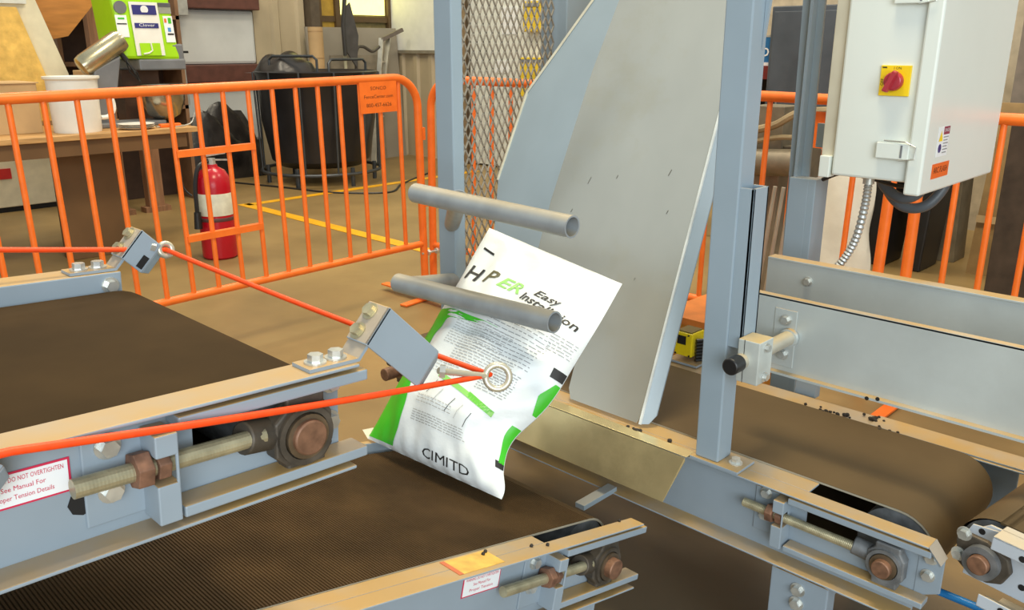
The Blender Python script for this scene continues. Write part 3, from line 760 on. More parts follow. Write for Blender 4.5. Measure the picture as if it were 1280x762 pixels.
# mesh guard between guard post and back post
mg = thing('mesh_guard', 'expanded metal guard panel with diamond openings left of the slide', 'guard panel', (-1.70, 1.52, .50))
gw, gh = .41, 1.45
su, sv = .0235, .046
strand = MB()
def clip_strand(a, b):
    strand.bar(a, b, .0030, .0044, (1, 0, 0))
nu_, nv_ = int(gw/su), int(gh/sv)
for i in range(nu_):
    for j in range(nv_):
        y = i*su; z = j*sv
        L_, Rr, B_, T_ = Vector((0, y, z+sv/2)), Vector((0, y+su, z+sv/2)), Vector((0, y+su/2, z)), Vector((0, y+su/2, z+sv))
        for a, b in ((L_, B_), (B_, Rr), (Rr, T_), (T_, L_)): clip_strand(a, b)
sm = strand.obj('expanded_mesh', MESHM, mg); sm['kind'] = 'stuff'
MB().box((-.006, -.008, -.05), (.006, .0, gh)).obj('edge_strip', PAINTN, mg)
p3 = thing('guard_post', 'blue-grey post behind the top of the steel slide', 'post', (-1.71, 1.99, .40))
MB().box((-.05, -.06, .0), (.05, .13, 1.95)).obj('post_tube', PAINTN, p3, bev=.003)
MB().box((-.056, -.066, -.40), (.056, .136, .0)).obj('foot', PAINTN, p3)

# the slide: stainless sheet with a folded lip and a painted side wing
K = .372
def ch(x, z, off=0.0):     # point of the slide plane at height z
    return Vector((x, 1.422 + (z-.449)*K - off*.937, z - off*.349 + off*.0))
sl = thing('steel_slide', 'tall stainless steel slide sheet with folded edge behind the bag', 'chute', (-1.1, 1.42, .449))
so = Vector((-1.1, 1.42, .449))
poly = [(-1.192, .4525), (-1.204, .475), (-1.204, .60), (-1.405, .72), (-1.402, .88), (-1.374, 1.19), (-1.345, 1.36), (-1.24, 2.0), (-.99, 2.0), (-.990, 1.05), (-.990, .475), (-1.000, .4525)]
m = MB(); n = len(poly)
fr = [ch(x, z)-so for x, z in poly]; bk = [p + Vector((0, .004, 0)) for p in fr]
m.add(fr+bk, [tuple(range(n)), tuple(range(2*n-1, n-1, -1))] + [(i, n+i, n+(i+1) % n, (i+1) % n) for i in range(n)])
m.obj('sheet', STAIN, sl)
# folded right lip (bent away, back and outward)
m = MB(); zs = [.4525, .47, .60, .8, 1.0, 1.2, 1.5, 2.0]
for k in range(len(zs)-1):
    a, b = zs[k], zs[k+1]; w0 = .030 if k else .018; w1 = .030
    q = [ch(-.990, a), ch(-.990+w0*.75, a)+Vector((0, w0*.7, 0)), ch(-.990+w1*.75, b)+Vector((0, w1*.7, 0)), ch(-.990, b)]
    q = [p-so for p in q]
    m.hexa(q + [p + Vector((0, .004, 0)) for p in q])
m.obj('folded_lip', PAINTN, sl)
m = MB()
for k in range(len(zs)-1): m.bar(ch(-.990, zs[k])-so-Vector((0, .001, 0)), ch(-.990, zs[k+1])-so-Vector((0, .001, 0)), .005, .005)
m.obj('crease_highlight', mat('highlight_white', (226, 232, 232), .3), sl)  # pale bar painted as the highlight along the lip's fold
for k, (x, z, l) in enumerate([(-1.30, .93, .016), (-1.33, .86, .008), (-1.22, .95, .008), (-1.08, .97, .014), (-1.06, .89, .008), (-1.17, .62, .004), (-1.10, .74, .005)]):
    a, b = ch(x, z, .0006)-so, ch(x+.35*l, z+l, .0006)-so
    MB().bar(a, b, .0014, .0008, (0, -1, 0)).obj('scuff', mat('scuff_grey', (110, 108, 100), .5), sl)
# painted wing on the left, folded back
wing_in = [(-1.405, .72), (-1.402, .88), (-1.374, 1.19), (-1.345, 1.36), (-1.24, 2.0)]
wing_out = [(-1.600, .77), (-1.640, .90), (-1.612, 1.13), (-1.430, 1.375), (-1.26, 2.0)]
def wpt(x, z, xi): return ch(x, z) + Vector((0, (xi-x)*.18, 0))
wi = [ch(*p)-so for p in wing_in]; wo = [wpt(o[0], o[1], i[0])-so for o, i in zip(wing_out, wing_in)]
m = MB()
for k in range(4):
    q = [wi[k], wo[k], wo[k+1], wi[k+1]]
    m.hexa(q + [p+Vector((0, .004, 0)) for p in q])
m.obj('side_wing', PAINTN, sl)
m = MB()
for k in range(1, 4):
    m.bar(wo[k]-Vector((0, .002, 0)), wo[k+1]-Vector((0, .002, 0)), .004, .006)
m.obj('wing_edge', mat('pale_bare_edge', (222, 214, 190), .4), sl)

# ================================================================== SIDE GUIDES OF THE TAKE-AWAY CONVEYOR
g1 = thing('guide_plate', 'nearer of two long steel guide plates over the right conveyor belt', 'guide rail', (-.80, 1.57, .604))
MB().box((-.02, -.002, 0), (1.1, .002, .156)).obj('plate', GUIDE, g1)
MB().box((-.02, -.002, .153), (1.1, .016, .157)).obj('top_lip', GUIDE, g1)
MB().box((-.0, -.018, -.003), (1.1, .002, .002)).obj('bottom_lip', GUIDE, g1)
for x, z in [(.055, .112), (.055, .038)]: bolt(g1, (x, -.002, z), (0, -1, 0), .0085, .009)
MB().box((.030, -.004, .012), (.078, -.002, .134)).obj('mount_pad', GUIDE, g1, bev=.001)
for x, z in [(.24, -.0005), (.26, .004)]: MB().cyl((x, -.019, z), (x, -.018, z), .004, n=10).obj('bolt_hole', DARK, g1)
g2 = thing('guide_plate', 'farther of two long steel guide plates over the right conveyor belt', 'guide rail', (-.95, 1.872, .60))
MB().box((0, -.002, 0), (1.2, .002, .160)).obj('plate', GUIDE, g2)
MB().box((0, -.004, .157), (1.2, .030, .162)).obj('top_lip', GUIDE, g2, bev=.001)
bolt(g2, (.105, -.002, .118), (0, -1, 0), .008, .008)
for x in (.10, .9): MB().box((x, .003, -.17), (x+.05, .03, .13)).obj('standoff', PAINT, g2)

rod = thing('guide_rod', 'horizontal grey guide rod with black end cap through a clamp block', 'rod', (-.733, 1.33, .682))
MB().cyl((0, .03, 0), (0, .236, 0), .0150, n=24).obj('rod', mat('rod_grey', (186, 180, 164), .35, metal=.3, dust=.6, dustcol=(206, 180, 130)), rod, smooth=True)
MB().cyl((0, .0, 0), (0, .034, 0), .0165, n=24).obj('end_cap', BLACK, rod, smooth=True, bev=.003)
MB().cyl((0, .226, 0), (0, .236, 0), .019, n=24).obj('weld_ring', GUIDE, rod, smooth=True)
cb = thing('clamp_block', 'pale aluminium clamp block gripping the guide rod beside the post', 'clamp', (-.733, 1.375, .640))
blk = MB().box((-.0105, .0, .0), (.034, .052, .085)).obj('block', mat('pale_block', (198, 204, 200), .38, metal=.2, dust=.9, dustcol=(206, 176, 116)), cb, bev=.002)
MB().box((.0025, -.0006, .0), (.0035, .0, .085)).obj('split_line', DARK, blk)
for z in (.012, .070): bolt(blk, (.034, .026, z), (1, 0, 0), .007, .006)

# yellow photo-eye on the far rail
ps = thing('photo_sensor', 'small yellow photo-eye sensor on the far rail behind the post', 'sensor', (-1.152, 1.835, .441))
sb = MB().box((-.026, -.0, .020), (.026, .060, .085)).obj('housing', mat('sensor_yellow', (238, 212, 24), .35), ps, bev=.003)
MB().box((-.018, -.001, .052), (.008, 0, .076)).obj('lens', BLACK, sb)
MB().box((-.022, .004, .085), (.022, .056, .088)).obj('top_label', mat('sensor_top', (110, 96, 40), .4), sb)
for x, z in [(-.022, .024), (.020, .024), (.016, .080), (-.022, .080)]: MB().cyl((x, -.002, z), (x, 0, z), .0025, n=8).obj('screw', BLACK, sb)
MB().box((-.04, -.01, .0), (.05, .07, .006)).box((-.04, .062, .0), (.04, .068, .07)).obj('mount', PAINT, ps)
for i in range(7):
    MB().cyl((.034, .01, .014+i*.009), (.046, .03, .014+i*.009), .005, n=8).obj('coiled_cable', BLACK, ps)
fw = thing('wooden_box', 'orange-yellow wooden crate standing behind the photo-eye sensor', 'box', (-1.22, 2.05, 0))
MB().box((-.14, 0, 0), (.14, .25, .47)).obj('crate_side', mat('orange_crate', (232, 152, 44), .5, var=.1), fw)
MB().box((-.15, -.01, .47), (.15, .26, .49)).obj('crate_lid', mat('crate_lid', (226, 130, 50), .5), fw)

# gravel-like black crumbs lying on the rails
rn = random.Random(9); cr = MB()
spots = [(-.985, 1.405, .4435, 9, .018), (-.905, 1.412, .4435, 5, .008), (-.72, 1.80, .441, 16, .05), (-.64, 1.83, .441, 10, .03),
         (-1.02, 1.82, .441, 8, .04), (-.60, 1.79, .441, 6, .03)]
for x, y, z, n, s_ in spots:
    for i in range(n):
        cr.ball((x+rn.gauss(0, s_*.6), y+rn.gauss(0, s_*.22), z+.003), .003+rn.random()*.003, 6, 4, (1, 1, .8))
for s_, x in [(-.20, -.03), (-.17, -.02), (.05, -.03), (-.3, -.045), (-.29, -.05)]:
    p = Matrix.Translation(pC) @ Matrix.Rotation(R_(-13.5), 4, 'X') @ Vector((x, s_, .068)); cr.ball(p, .0035, 6, 4)
cro = cr.obj('spilled_crumbs', mat('black_crumb', (40, 32, 26), .6)); tag(cro, 'scattered black crumbs spilled on the dusty conveyor rails', 'debris'); cro['kind'] = 'stuff'
hs = tag(MB().tube([(-.60, 1.57, .25), (-.40, 1.57, .25), (-.29, 1.57, .25), (.2, 1.58, .25)], .0075, 12).obj('air_hose', HOSEB, smooth=True), 'bright blue air hose under the conveyors at lower right', 'hose')
# ================================================================== CONTROL ENCLOSURE AND ITS COLUMN
en = thing('control_enclosure', 'large white enamelled control enclosure with yellow and red switch', 'electrical box', (-.875, 2.0, .952))
W_, D_, H_ = .190, .50, .85
MB().box((0, 0.0, 0), (W_, D_, H_)).obj('body', WHITE, en, bev=.006)
MB().box((-.034, .012, .010), (-.001, D_-.01, H_+.02)).obj('back_flange', CAPM, en, bev=.002)
dr = MB().box((W_-.014, -.012, -.026), (W_+.022, D_+.012, H_+.02)).obj('door', WHITE, en, bev=.005)
for z in (.052, .385):
    c = MB().box((W_-.085, -.014, z), (W_-.012, -.0005, z+.036)).obj('clasp', WHITE, en, bev=.002)
    MB().box((W_-.030, -.0155, z+.004), (W_-.026, -.014, z+.032)).obj('clasp_slot', GREYP, c)
    MB().tube([(W_-.07, -.010, z+.040), (W_-.02, -.016, z+.040), (W_+.004, -.018, z+.030), (W_+.004, -.018, z+.004), (W_-.03, -.016, z-.002)], .0016, 6).obj('clasp_wire', STEEL, c)
sw = MB().box((.092, -.006, .190), (.158, -.0005, .256)).obj('switch_plate', YELP, en, bev=.001)
MB().cyl((.125, -.007, .222), (.125, -.022, .222), .0215, .0195, n=28).obj('switch_knob', REDK, sw, smooth=True, bev=.003)
MB().hexa([(.108, -.034, .202), (.118, -.034, .199), (.136, -.034, .242), (.128, -.034, .245), (.106, -.020, .202), (.119, -.020, .197), (.138, -.020, .243), (.126, -.020, .247)]).obj('knob_grip', REDK, sw, bev=.002)
t = MB(); flat_text(t, 'I ON', (.120, -.0064, .246), (1, 0, 0), (0, 0, 1), .008); flat_text(t, 'OFF', (.102, -.0064, .212), (0, 0, 1), (-1, 0, 0), .009)
t.box((.095, -.0064, .250), (.105, -.006, .253))
t.obj('switch_lettering', INK, sw)
xd = W_+.0222
ws = MB().box((xd, .060, .055), (xd+.0006, .130, .122)).obj('warning_sticker', STK, en)
MB().box((xd+.0006, .092, .104), (xd+.001, .130, .122)).obj('sticker_header', mat('maroon_print', (150, 50, 80), .5), ws)
MB().add([(xd+.001, .064, .090), (xd+.001, .090, .090), (xd+.001, .077, .114)], [(0, 1, 2)]).obj('sticker_triangle', YELP, ws)
MB().cyl((xd+.0006, .077, .074), (xd+.001, .077, .074), .010, n=20).obj('sticker_disc', NAVY, ws)
t = MB(); flat_text(t, 'DANGER', (xd+.0014, .095, .108), (0, 1, 0), (0, 0, 1), .011, fit=.032); t.obj('sticker_lettering', STK, ws)
t = MB()
for i in range(6): t.box((xd+.0006, .095, .062+i*.007), (xd+.001, .122+.005*(i % 2), .0645+i*.007))
t.obj('sticker_lines', MATS['dark_grey_print'], ws)
os_ = MB().box((xd, .048, .006), (xd+.0006, .158, .040)).obj('orange_sticker', STKO, en)
t = MB(); flat_text(t, 'ARC FLASH', (xd+.001, .103, .014), (0, 1, 0), (0, 0, 1), .020, 'CENTER', fit=.088); t.obj('sticker_lettering', mat('dark_brown_ink', (90, 40, 20), .5), os_)
MB().cyl((.075, .045, -.018), (.075, .045, .0), .013, n=20).obj('conduit_fitting', STEEL, en, smooth=True)
# mounting bracket at the lower corner
MB().box((-.030, -.004, -.006), (-.004, .03, .045)).obj('corner_bracket', WHITE, en, bev=.002)
# flexible conduit
cp = [(-.800, 2.045, .936), (-.802, 2.045, .88), (-.812, 2.04, .80), (-.835, 2.03, .74), (-.87, 2.015, .69), (-.90, 2.0, .62), (-.91, 1.99, .5)]
def smooth_path(P, n=10):
    P = [Vector(p) for p in P]; out = []
    for i in range(len(P)-1):
        p0 = P[max(0, i-1)]; p1 = P[i]; p2 = P[i+1]; p3 = P[min(len(P)-1, i+2)]
        for k in range(n):
            t = k/n
            out.append(.5*((2*p1)+(-p0+p2)*t+(2*p0-5*p1+4*p2-p3)*t*t+(-p0+3*p1-3*p2+p3)*t**3))
    return out + [P[-1]]
pp = smooth_path(cp, 14)
tag(MB().tube(pp, [.0105 if i % 2 else .0082 for i in range(len(pp))], 12).obj('flexible_conduit', CONDUIT), 'ribbed silver conduit hanging from the enclosure underside', 'conduit')
for k, (pts, lab) in enumerate([
        ([(-.86, 2.30, .952), (-.85, 2.30, .89), (-.80, 2.29, .848), (-.745, 2.29, .855), (-.715, 2.31, .90), (-.71, 2.33, .952)], 'thick grey cable looping below the enclosure, front loop'),
        ([(-.84, 2.22, .952), (-.83, 2.22, .91), (-.78, 2.21, .882), (-.74, 2.22, .90), (-.735, 2.24, .952)], 'thick grey cable looping below the enclosure, rear loop')]):
    tag(MB().tube(smooth_path(pts, 8), .0135, 12).obj('power_cable', mat('grey_cable', (86, 92, 98), .45), smooth=True), lab, 'cable')
tag(MB().tube(smooth_path([(-.92, 2.06, .93), (-.86, 2.04, .955), (-.80, 2.06, .945), (-.74, 2.12, .925), (-.70, 2.2, .94)], 6), .005, 8).obj('thin_cable', BLACK, smooth=True), 'thin black cable draped under the enclosure', 'cable')
tag(MB().tube(smooth_path([(-.945, 2.16, 1.6), (-.948, 2.16, 1.3), (-.955, 2.17, 1.15), (-.965, 2.18, 1.05)], 6), .006, 8).obj('red_cable', REDC, smooth=True), 'red cable beside the enclosure column', 'cable')

cl = thing('support_column', 'pale blue angle column carrying the white enclosure', 'post', (-1.0, 2.12, 0))
MB().hexa([(-.030, -.004, .35), (.020, -.004, .35), (.020, .004, .35), (-.030, .004, .35), (-.052, -.004, 1.85), (.010, -.004, 1.85), (.010, .004, 1.85), (-.052, .004, 1.85)]).obj('front_leaf', PAINTN, cl)
MB().box((-.012, -.03, .35), (-.004, .0, 1.85)).obj('rib', PAINTN, cl)
MB().box((-.016, -.045, 0), (.038, -.004, .925)).box((.036, -.045, 0), (.056, .03, .925)).obj('lower_sleeve', PAINTN, cl, bev=.002)
MB().box((.02, .01, 1.0), (.10, .022, 1.06)).obj('mount_arm', PAINTN, cl)
MB().box((-.06, -.08, 0), (.11, .06, .012)).obj('base_plate', PAINT, cl)

# ================================================================== ORANGE CROWD BARRICADES
def barricade(label, loc, rotz, L, n0, first, pitch, tilt=0, window=None, plaque=None, H=1.10, zb=.262, feet=True, lettering=True, hooks=True):
    """local y runs along the barricade from one end (0) to the other (L)"""
    t = thing('crowd_barricade', label, 'barricade', loc, (tilt, 0, rotz))
    r = .0195; cr_ = .14
    pts = [(0, 0, .03), (0, 0, .35), (0, 0, H-cr_-r)]
    pts += [(0, cr_-cr_*math.cos(a), H-r-cr_+cr_*math.sin(a)) for a in [PI/2*i/8 for i in range(1, 9)]]
    pts += [(0, L*.5, H-r)]
    pts += [(0, L-cr_+cr_*math.sin(a), H-r-cr_+cr_*math.cos(a)) for a in [PI/2*i/8 for i in range(0, 9)]]
    pts += [(0, L, .35), (0, L, .03)]
    MB().tube(pts, r, 14).obj('frame', ORANGE, t, smooth=True)
    MB().cyl((0, .01, zb), (0, L-.01, zb), .0165, n=14).obj('bottom_rail', ORANGE, t, smooth=True)
    ys = [first+pitch*i for i in range(n0) if .05 < first+pitch*i < L-.05]
    base = None
    for y in ys:
        if base is None:
            base = MB().cyl((0, 0, zb), (0, 0, H-.02), .0105, n=10).obj('upright_bar', ORANGE, t, smooth=True); base.location = (0, y, 0)
        else:
            c = base.copy(); COL.objects.link(c); c.parent = t; c.location = (0, y, 0)
    if window:
        y0, y1, za, zbb = window
        for z in (za, zbb): MB().box((-.012, y0, z-.013), (.016, y1, z+.013)).obj('cross_rail', ORANGE, t)
    if plaque:
        y0, y1, z0, z1, sgn = plaque
        q = MB().box((sgn*.012, y0, z0), (sgn*.016, y1, z1)).obj('name_plaque', ORANGE, t)
        if lettering:
            w = y1-y0; h = z1-z0
            for s_, zz, hh, f_ in [('SONCO', .70, .15, .42), ('FenceCenter.com', .44, .15, .78), ('800-457-6626', .16, .17, .68)]:
                tm = MB(); flat_text(tm, s_, (sgn*.0166, (y0+y1)/2+.0*w, z0+h*zz), (0, sgn, 0), (0, 0, 1), h*hh, 'CENTER', fit=w*f_)
                tm.obj('plaque_lettering', mat('dark_plaque_ink', (96, 52, 30), .5), q)
    if feet:
        for y in (.05, L-.05):
            MB().box((-.28, y-.022, .004), (.28, y+.022, .012)).obj('foot', ORANGE, t)
    for z in ((.45, .78) if hooks else ()):
        for y, sg in ((0, -1), (L, 1)):
            MB().box((-.008, y, z), (.008, y+sg*.035, z+.06)).obj('hook', ORANGE, t)
    return t
# left run: local y = world y
Lb = 1.95; y_end = 2.712
barricade('orange steel barricade at left, in front of the fire extinguisher', (-3.26, y_end-Lb, -.004), 0, Lb, 30, .933-(y_end-Lb)-.111, .1110, R_(.9),
          window=(1.486-(y_end-Lb), 1.824-(y_end-Lb), .838, .500), plaque=(2.365-(y_end-Lb), 2.575-(y_end-Lb), .930, 1.072, 1))
# the clamp joining two barricades
cj = thing('joining_bolt', 'small steel bolt joining the two barricades at the corner', 'bolt', (-3.25, 2.75, .24))
MB().cyl((0, -.06, 0), (0, .08, 0), .006, n=10).obj('shank', STEEL, cj); MB().nut((0, -.03, 0), (0, -.015, 0), .016).obj('nut', STEEL, cj); MB().nut((0, .03, 0), (0, .045, 0), .016).obj('nut', STEEL, cj)
# back run behind the slide
a0 = Vector((-3.30, 2.80)); a1 = Vector((-1.132, 3.06)); dv = a1-a0
barricade('orange steel barricade standing behind the mesh guard and slide', (a0.x, a0.y, 0), math.atan2(dv.y, dv.x)-PI/2, dv.length, 30, .165, .1110, R_(-.9),
          plaque=(dv.length-.32, dv.length-.12, .92, 1.05, -1), H=1.115, hooks=False)
barricade('orange steel barricade at right behind the white enclosure', (-1.033, 3.08, 0), R_(-90), 2.0, 30, .121, .1145, 0, H=1.045, hooks=False)

# ================================================================== BACKGROUND LEFT: BENCH AND WHAT STANDS ON IT
X0 = -5.1
tb = thing('workbench', 'wooden workbench with boxy brown leg behind the left barricade', 'workbench', (X0, .6, 0))
MB().box((-.95, 0, .742), (0, 1.87, .772)).obj('bench_top', WOODT, tb, bev=.003)
MB().box((-.80, .05, .655), (-.03, 1.80, .742)).obj('apron', WOODB, tb)
MB().box((-.44, 1.13, 0), (-.30, 1.50, .66)).obj('leg', WOODB, tb, bev=.004)
MB().box((-.62, .1, 0), (-.30, .4, .66)).obj('leg', WOODB, tb, bev=.004)
bx = thing('cardboard_box', 'plain cardboard box on the bench beside the white pitcher', 'box', (-5.55, 1.40, .772))
MB().box((-.18, -.32, 0), (.18, .27, .275)).obj('carton', CARD, bx, bev=.004)
MB().box((-.19, -.32, .275), (.19, .0, .280)).obj('flap', CARD, bx); MB().box((-.19, .01, .275), (.19, .28, .281)).obj('flap', CARD, bx)
MB().box((-.02, -.32, .2805), (.02, .27, .2815)).obj('packing_tape', mat('packing_tape', (206, 180, 140), .3), bx)
ph = thing('pitcher', 'white plastic pitcher with side handle on the bench', 'pitcher', (-5.30, 1.835, .772))
MB().lathe([(.125, 0), (.128, .01), (.136, .29), (.150, .30), (.150, .312), (.138, .312), (.125, .28), (.12, .02)]).obj('vessel', WPLAST, ph, smooth=True)
MB().tube(smooth_path([(.03, .128, .20), (.03, .195, .185), (.03, .205, .12), (.03, .17, .08), (.03, .126, .075)], 8), .013, 10).obj('handle', WPLAST, ph, smooth=True)
# tilt-head mixer
mx_ = thing('tilt_head_mixer', 'steel mixer with its head tilted up beside the pitcher', 'mixer', (-5.48, 2.16, .772))
hd = Vector((0, -.20, .35)); he = Vector((.02, .06, .52))
pr_ = [hd.lerp(he, k) for k in (0, .03, .12, .9, .98, 1)]
MB().tube(pr_, [.045, .060, .066, .066, .058, .04], 24).obj('motor_head', mat('brushed_steel_tan', (190, 180, 150), .25, metal=.85), mx_, smooth=True)
MB().hexa([(-.045, -.16, .20), (.045, -.16, .20), (.045, -.02, .20), (-.045, -.02, .20), (-.045, -.14, .34), (.045, -.14, .34), (.045, .03, .42), (-.045, .03, .42)]).obj('neck', GREYP, mx_, bev=.01)
MB().box((-.05, -.17, 0), (.05, -.05, .22)).box((-.10, -.18, 0), (.10, .24, .03)).obj('stand', GREYP, mx_, bev=.008)
wk = MB()
for a in range(5):
    wk.tube([(.02+.0*a, .06, .40), (.02+.03*math.cos(a*1.2), .10+.02*math.sin(a*1.2), .32), (.02, .14, .26)], .004, 6)
wk.cyl((.01, .03, .45), (.02, .07, .39), .016, n=10); wk.obj('whisk', BLACK, mx_)
MB().lathe([(.05, .03), (.10, .06), (.135, .15), (.14, .24), (.148, .245), (.132, .24), (.09, .08), (.03, .05)], (.03, .26, 0)).obj('bowl', mat('bowl_steel', (170, 164, 150), .2, metal=.9), mx_, smooth=True)
# lime machine
gm = thing('dispensing_machine', 'lime green machine covered in white and navy stickers above the bench', 'machine', (-5.70, 2.412, .0))
gy0, gy1 = -.195, .20
MB().hexa([(-.20, gy0+.03, 1.17), (.16, gy0+.04, 1.17), (.16, gy1, 1.16), (-.20, gy1, 1.16), (-.2, gy0, 1.66), (.10, gy0, 1.66), (.10, gy1-.02, 1.66), (-.2, gy1-.02, 1.66)]).obj('hood', LIME, gm, bev=.02)
MB().box((-.21, gy0+.12, 1.10), (.165, gy1+.03, 1.168)).obj('base_tray', GREYP, gm, bev=.01)
MB().box((-.19, gy1-.05, 1.14), (.15, gy1+.03, 1.26)).obj('side_guard', GREYP, gm, bev=.01)
def gp(y, z, o=.003): return (.16-.06*(z-1.17)/.49+o, y-.062, z)
def gpanel(name, y0, y1, z0, z1, m, o=.002, par=None):
    return MB().hexa([gp(y0, z0, o-.002), gp(y1, z0, o-.002), gp(y1, z1, o-.002), gp(y0, z1, o-.002), gp(y0, z0, o), gp(y1, z0, o), gp(y1, z1, o), gp(y0, z1, o)]).obj(name, m, par or gm)
pl = gpanel('front_panel', -.02, .16, 1.19, 1.51, WPLAST, .008)
gpanel('navy_label', -.005, .145, 1.435, 1.492, NAVY, .012, pl)
gpanel('navy_label', -.005, .145, 1.355, 1.385, NAVY, .012, pl)
MB().cyl(gp(.07, 1.465, .010), gp(.07, 1.465, .014), .024, n=20).obj('badge', STK, pl)
t = MB(); flat_text(t, 'Clover', gp(.07, 1.359, .0135), (0, 1, 0), (0, 0, 1), .026, 'CENTER', fit=.10); t.obj('label_lettering', STK, pl)
gpanel('panel_opening', .005, .135, 1.19, 1.265, LIME, .0125, pl)
MB().tube([gp(.075, 1.265, .016), gp(.078, 1.22, .016), gp(.055, 1.205, .016), gp(.02, 1.20, .016)], .005, 6).obj('drip_hook', WPLAST, pl)
gpanel('white_sticker', -.115, -.045, 1.30, 1.43, STK, .004); gpanel('white_sticker', .185, .245, 1.27, 1.43, STK, .004)
gpanel('grey_sticker', .165, .245, 1.445, 1.51, mat('grey_sticker', (150, 152, 140), .5), .004)
gpanel('sticker_band', .165, .245, 1.485, 1.508, mat('dark_grey_band', (84, 84, 92), .5), .006)
gpanel('sticker_dot', .19, .205, 1.39, 1.415, mat('orange_dot', (230, 110, 50), .5), .006); gpanel('sticker_dot', .215, .235, 1.385, 1.42, BAGG, .006); gpanel('sticker_dot', .205, .225, 1.335, 1.36, mat('blue_dot', (80, 150, 210), .5), .006); gpanel('sticker_line', .20, .24, 1.315, 1.325, INK, .006)
gpanel('sticker_line', -.11, -.05, 1.375, 1.382, INK, .006); gpanel('sticker_line', -.10, -.06, 1.405, 1.415, BAGG, .006)
MB().cyl(gp(-.075, 1.475, .0), gp(-.075, 1.475, .012), .038, n=24).obj('grey_dial', GREYP, gm, smooth=True)
MB().box((-.16, -.12, .773), (-.02, .12, 1.10)).obj('pedestal', mat('dark_brown_stand', (82, 58, 44), .5), gm)
MB().box((-.16, .26, 1.20), (-.14, .40, 1.215)).obj('side_lever', BLACK, gm)
for k, w_ in enumerate(('bottom', 'middle', 'topmost')):
    tag(MB().lathe([(.05, .0), (.10, .010), (.104, .013), (.05, .004)]).obj('dinner_plate', WPLAST, smooth=True, loc=(-5.22, 2.14, .772+k*.010)), w_ + ' of three white plates stacked on the bench end', 'plate', 'white plates on the bench')
kn = thing('utility_knife', 'orange handled tool lying at the right end of the bench', 'tool', (-5.2, 2.33, .772))
MB().box((-.02, -.06, 0), (.02, .07, .022)).obj('handle', mat('orange_handle', (250, 110, 30), .4), kn, bev=.006); MB().box((-.008, -.08, .004), (.008, -.06, .010)).obj('blade', STEEL, kn)
wn = tag(MB().tube(smooth_path([(-5.18, 2.36, .775), (-5.17, 2.42, .78), (-5.16, 2.46, .80), (-5.15, 2.48, .86)], 6), .004, 6).obj('wire_offcut', ALU, smooth=True), 'curled silver wire at the bench corner', 'wire')
# panels leaning behind the bench
fp = thing('foam_panel', 'yellow foam board in a cream frame leaning at the far left', 'panel', (-5.93, 1.48, .3))
MB().prism([(-1.2, .474), (.56, .474), (.55, .78), (.41, 1.25), (.36, 1.42), (-1.2, 1.42)], (0, 0, 0), (0, 1, 0), (0, 0, 1), (.04, 0, 0)).obj('cream_frame', CREAMB, fp)
MB().prism([(-1.2, .50), (.415, .50), (.41, .76), (.30, 1.17), (-1.2, 1.17)], (.04, 0, 0), (0, 1, 0), (0, 0, 1), (.03, 0, 0)).obj('foam_sheet', FOAM, fp)
MB().box((.04, -1.2, 1.19), (.07, .36, 1.23)).obj('edge_trim', mat('trim_grey_white', (214, 214, 206), .5), fp)
wp = thing('timber_plank', 'orange timber plank propped diagonally behind the foam panel', 'plank', (-6.25, 2.12, .98))
MB().prism([(-.35, 0.25), (.05, .33), (.58, .90), (.52, 1.1), (-.35, 1.1)], (0, 0, 0), (0, 1, 0), (0, 0, 1), (.05, 0, 0)).obj('board', WOODO, wp)
for k, (y, lab) in enumerate([(2.52, 'brown timber stud behind the bench, left one'), (2.80, 'brown timber stud behind the bench, right one')]):
    o = thing('timber_stud', lab, 'stud', (-6.7, y, 0))
    MB().box((0, -.06, 0), (.08, .06, 1.9)).obj('stud', WOODP, o); MB().box((.0, -.10, 0), (.10, .10, .04)).obj('foot_plate', WOODP, o)
cs = thing('storage_cabinet', 'cream low cabinet with a red panel under the bench', 'cabinet', (-7.75, 1.1, 0))
MB().box((0, 0, .04), (.35, 1.36, .60)).obj('carcass', CREAMB, cs, bev=.006)
MB().box((.35, .1, .26), (.356, .92, .34)).obj('red_panel', mat('red_panel', (196, 40, 40), .4), cs)
MB().box((.0, .02, 0), (.33, 1.34, .04)).obj('plinth', DARK, cs)
cc = thing('carton', 'dark cardboard carton behind the bench, below the mixer', 'box', (-5.765, 2.19, .772))
MB().box((-.08, -.15, 0), (.08, .015, .33)).obj('carton_body', CARD, cc, bev=.004); MB().box((-.08, -.09, .33), (.08, -.05, .331)).obj('packing_tape', MATS['packing_tape'], cc)

ds = thing('dark_gap_filler', 'added dark brown shelving that darkens the gaps behind the timber studs', 'shelf', (-7.35, 2.35, 0))  # added unit, put in for the darkness between the studs
MB().box((0, 0, 0), (.05, .95, 1.62)).obj('back_panel', mat('dark_brown_panel', (70, 50, 40), .6, var=.1), ds)
for z in (.75, 1.10, 1.45): MB().box((.05, 0, z), (.40, .95, z+.03)).obj('shelf_board', mat('shelf_brown', (128, 96, 70), .6), ds)
for y in (0, .92): MB().box((.05, y, 0), (.40, y+.03, 1.62)).obj('side_panel', MATS['shelf_brown'], ds)
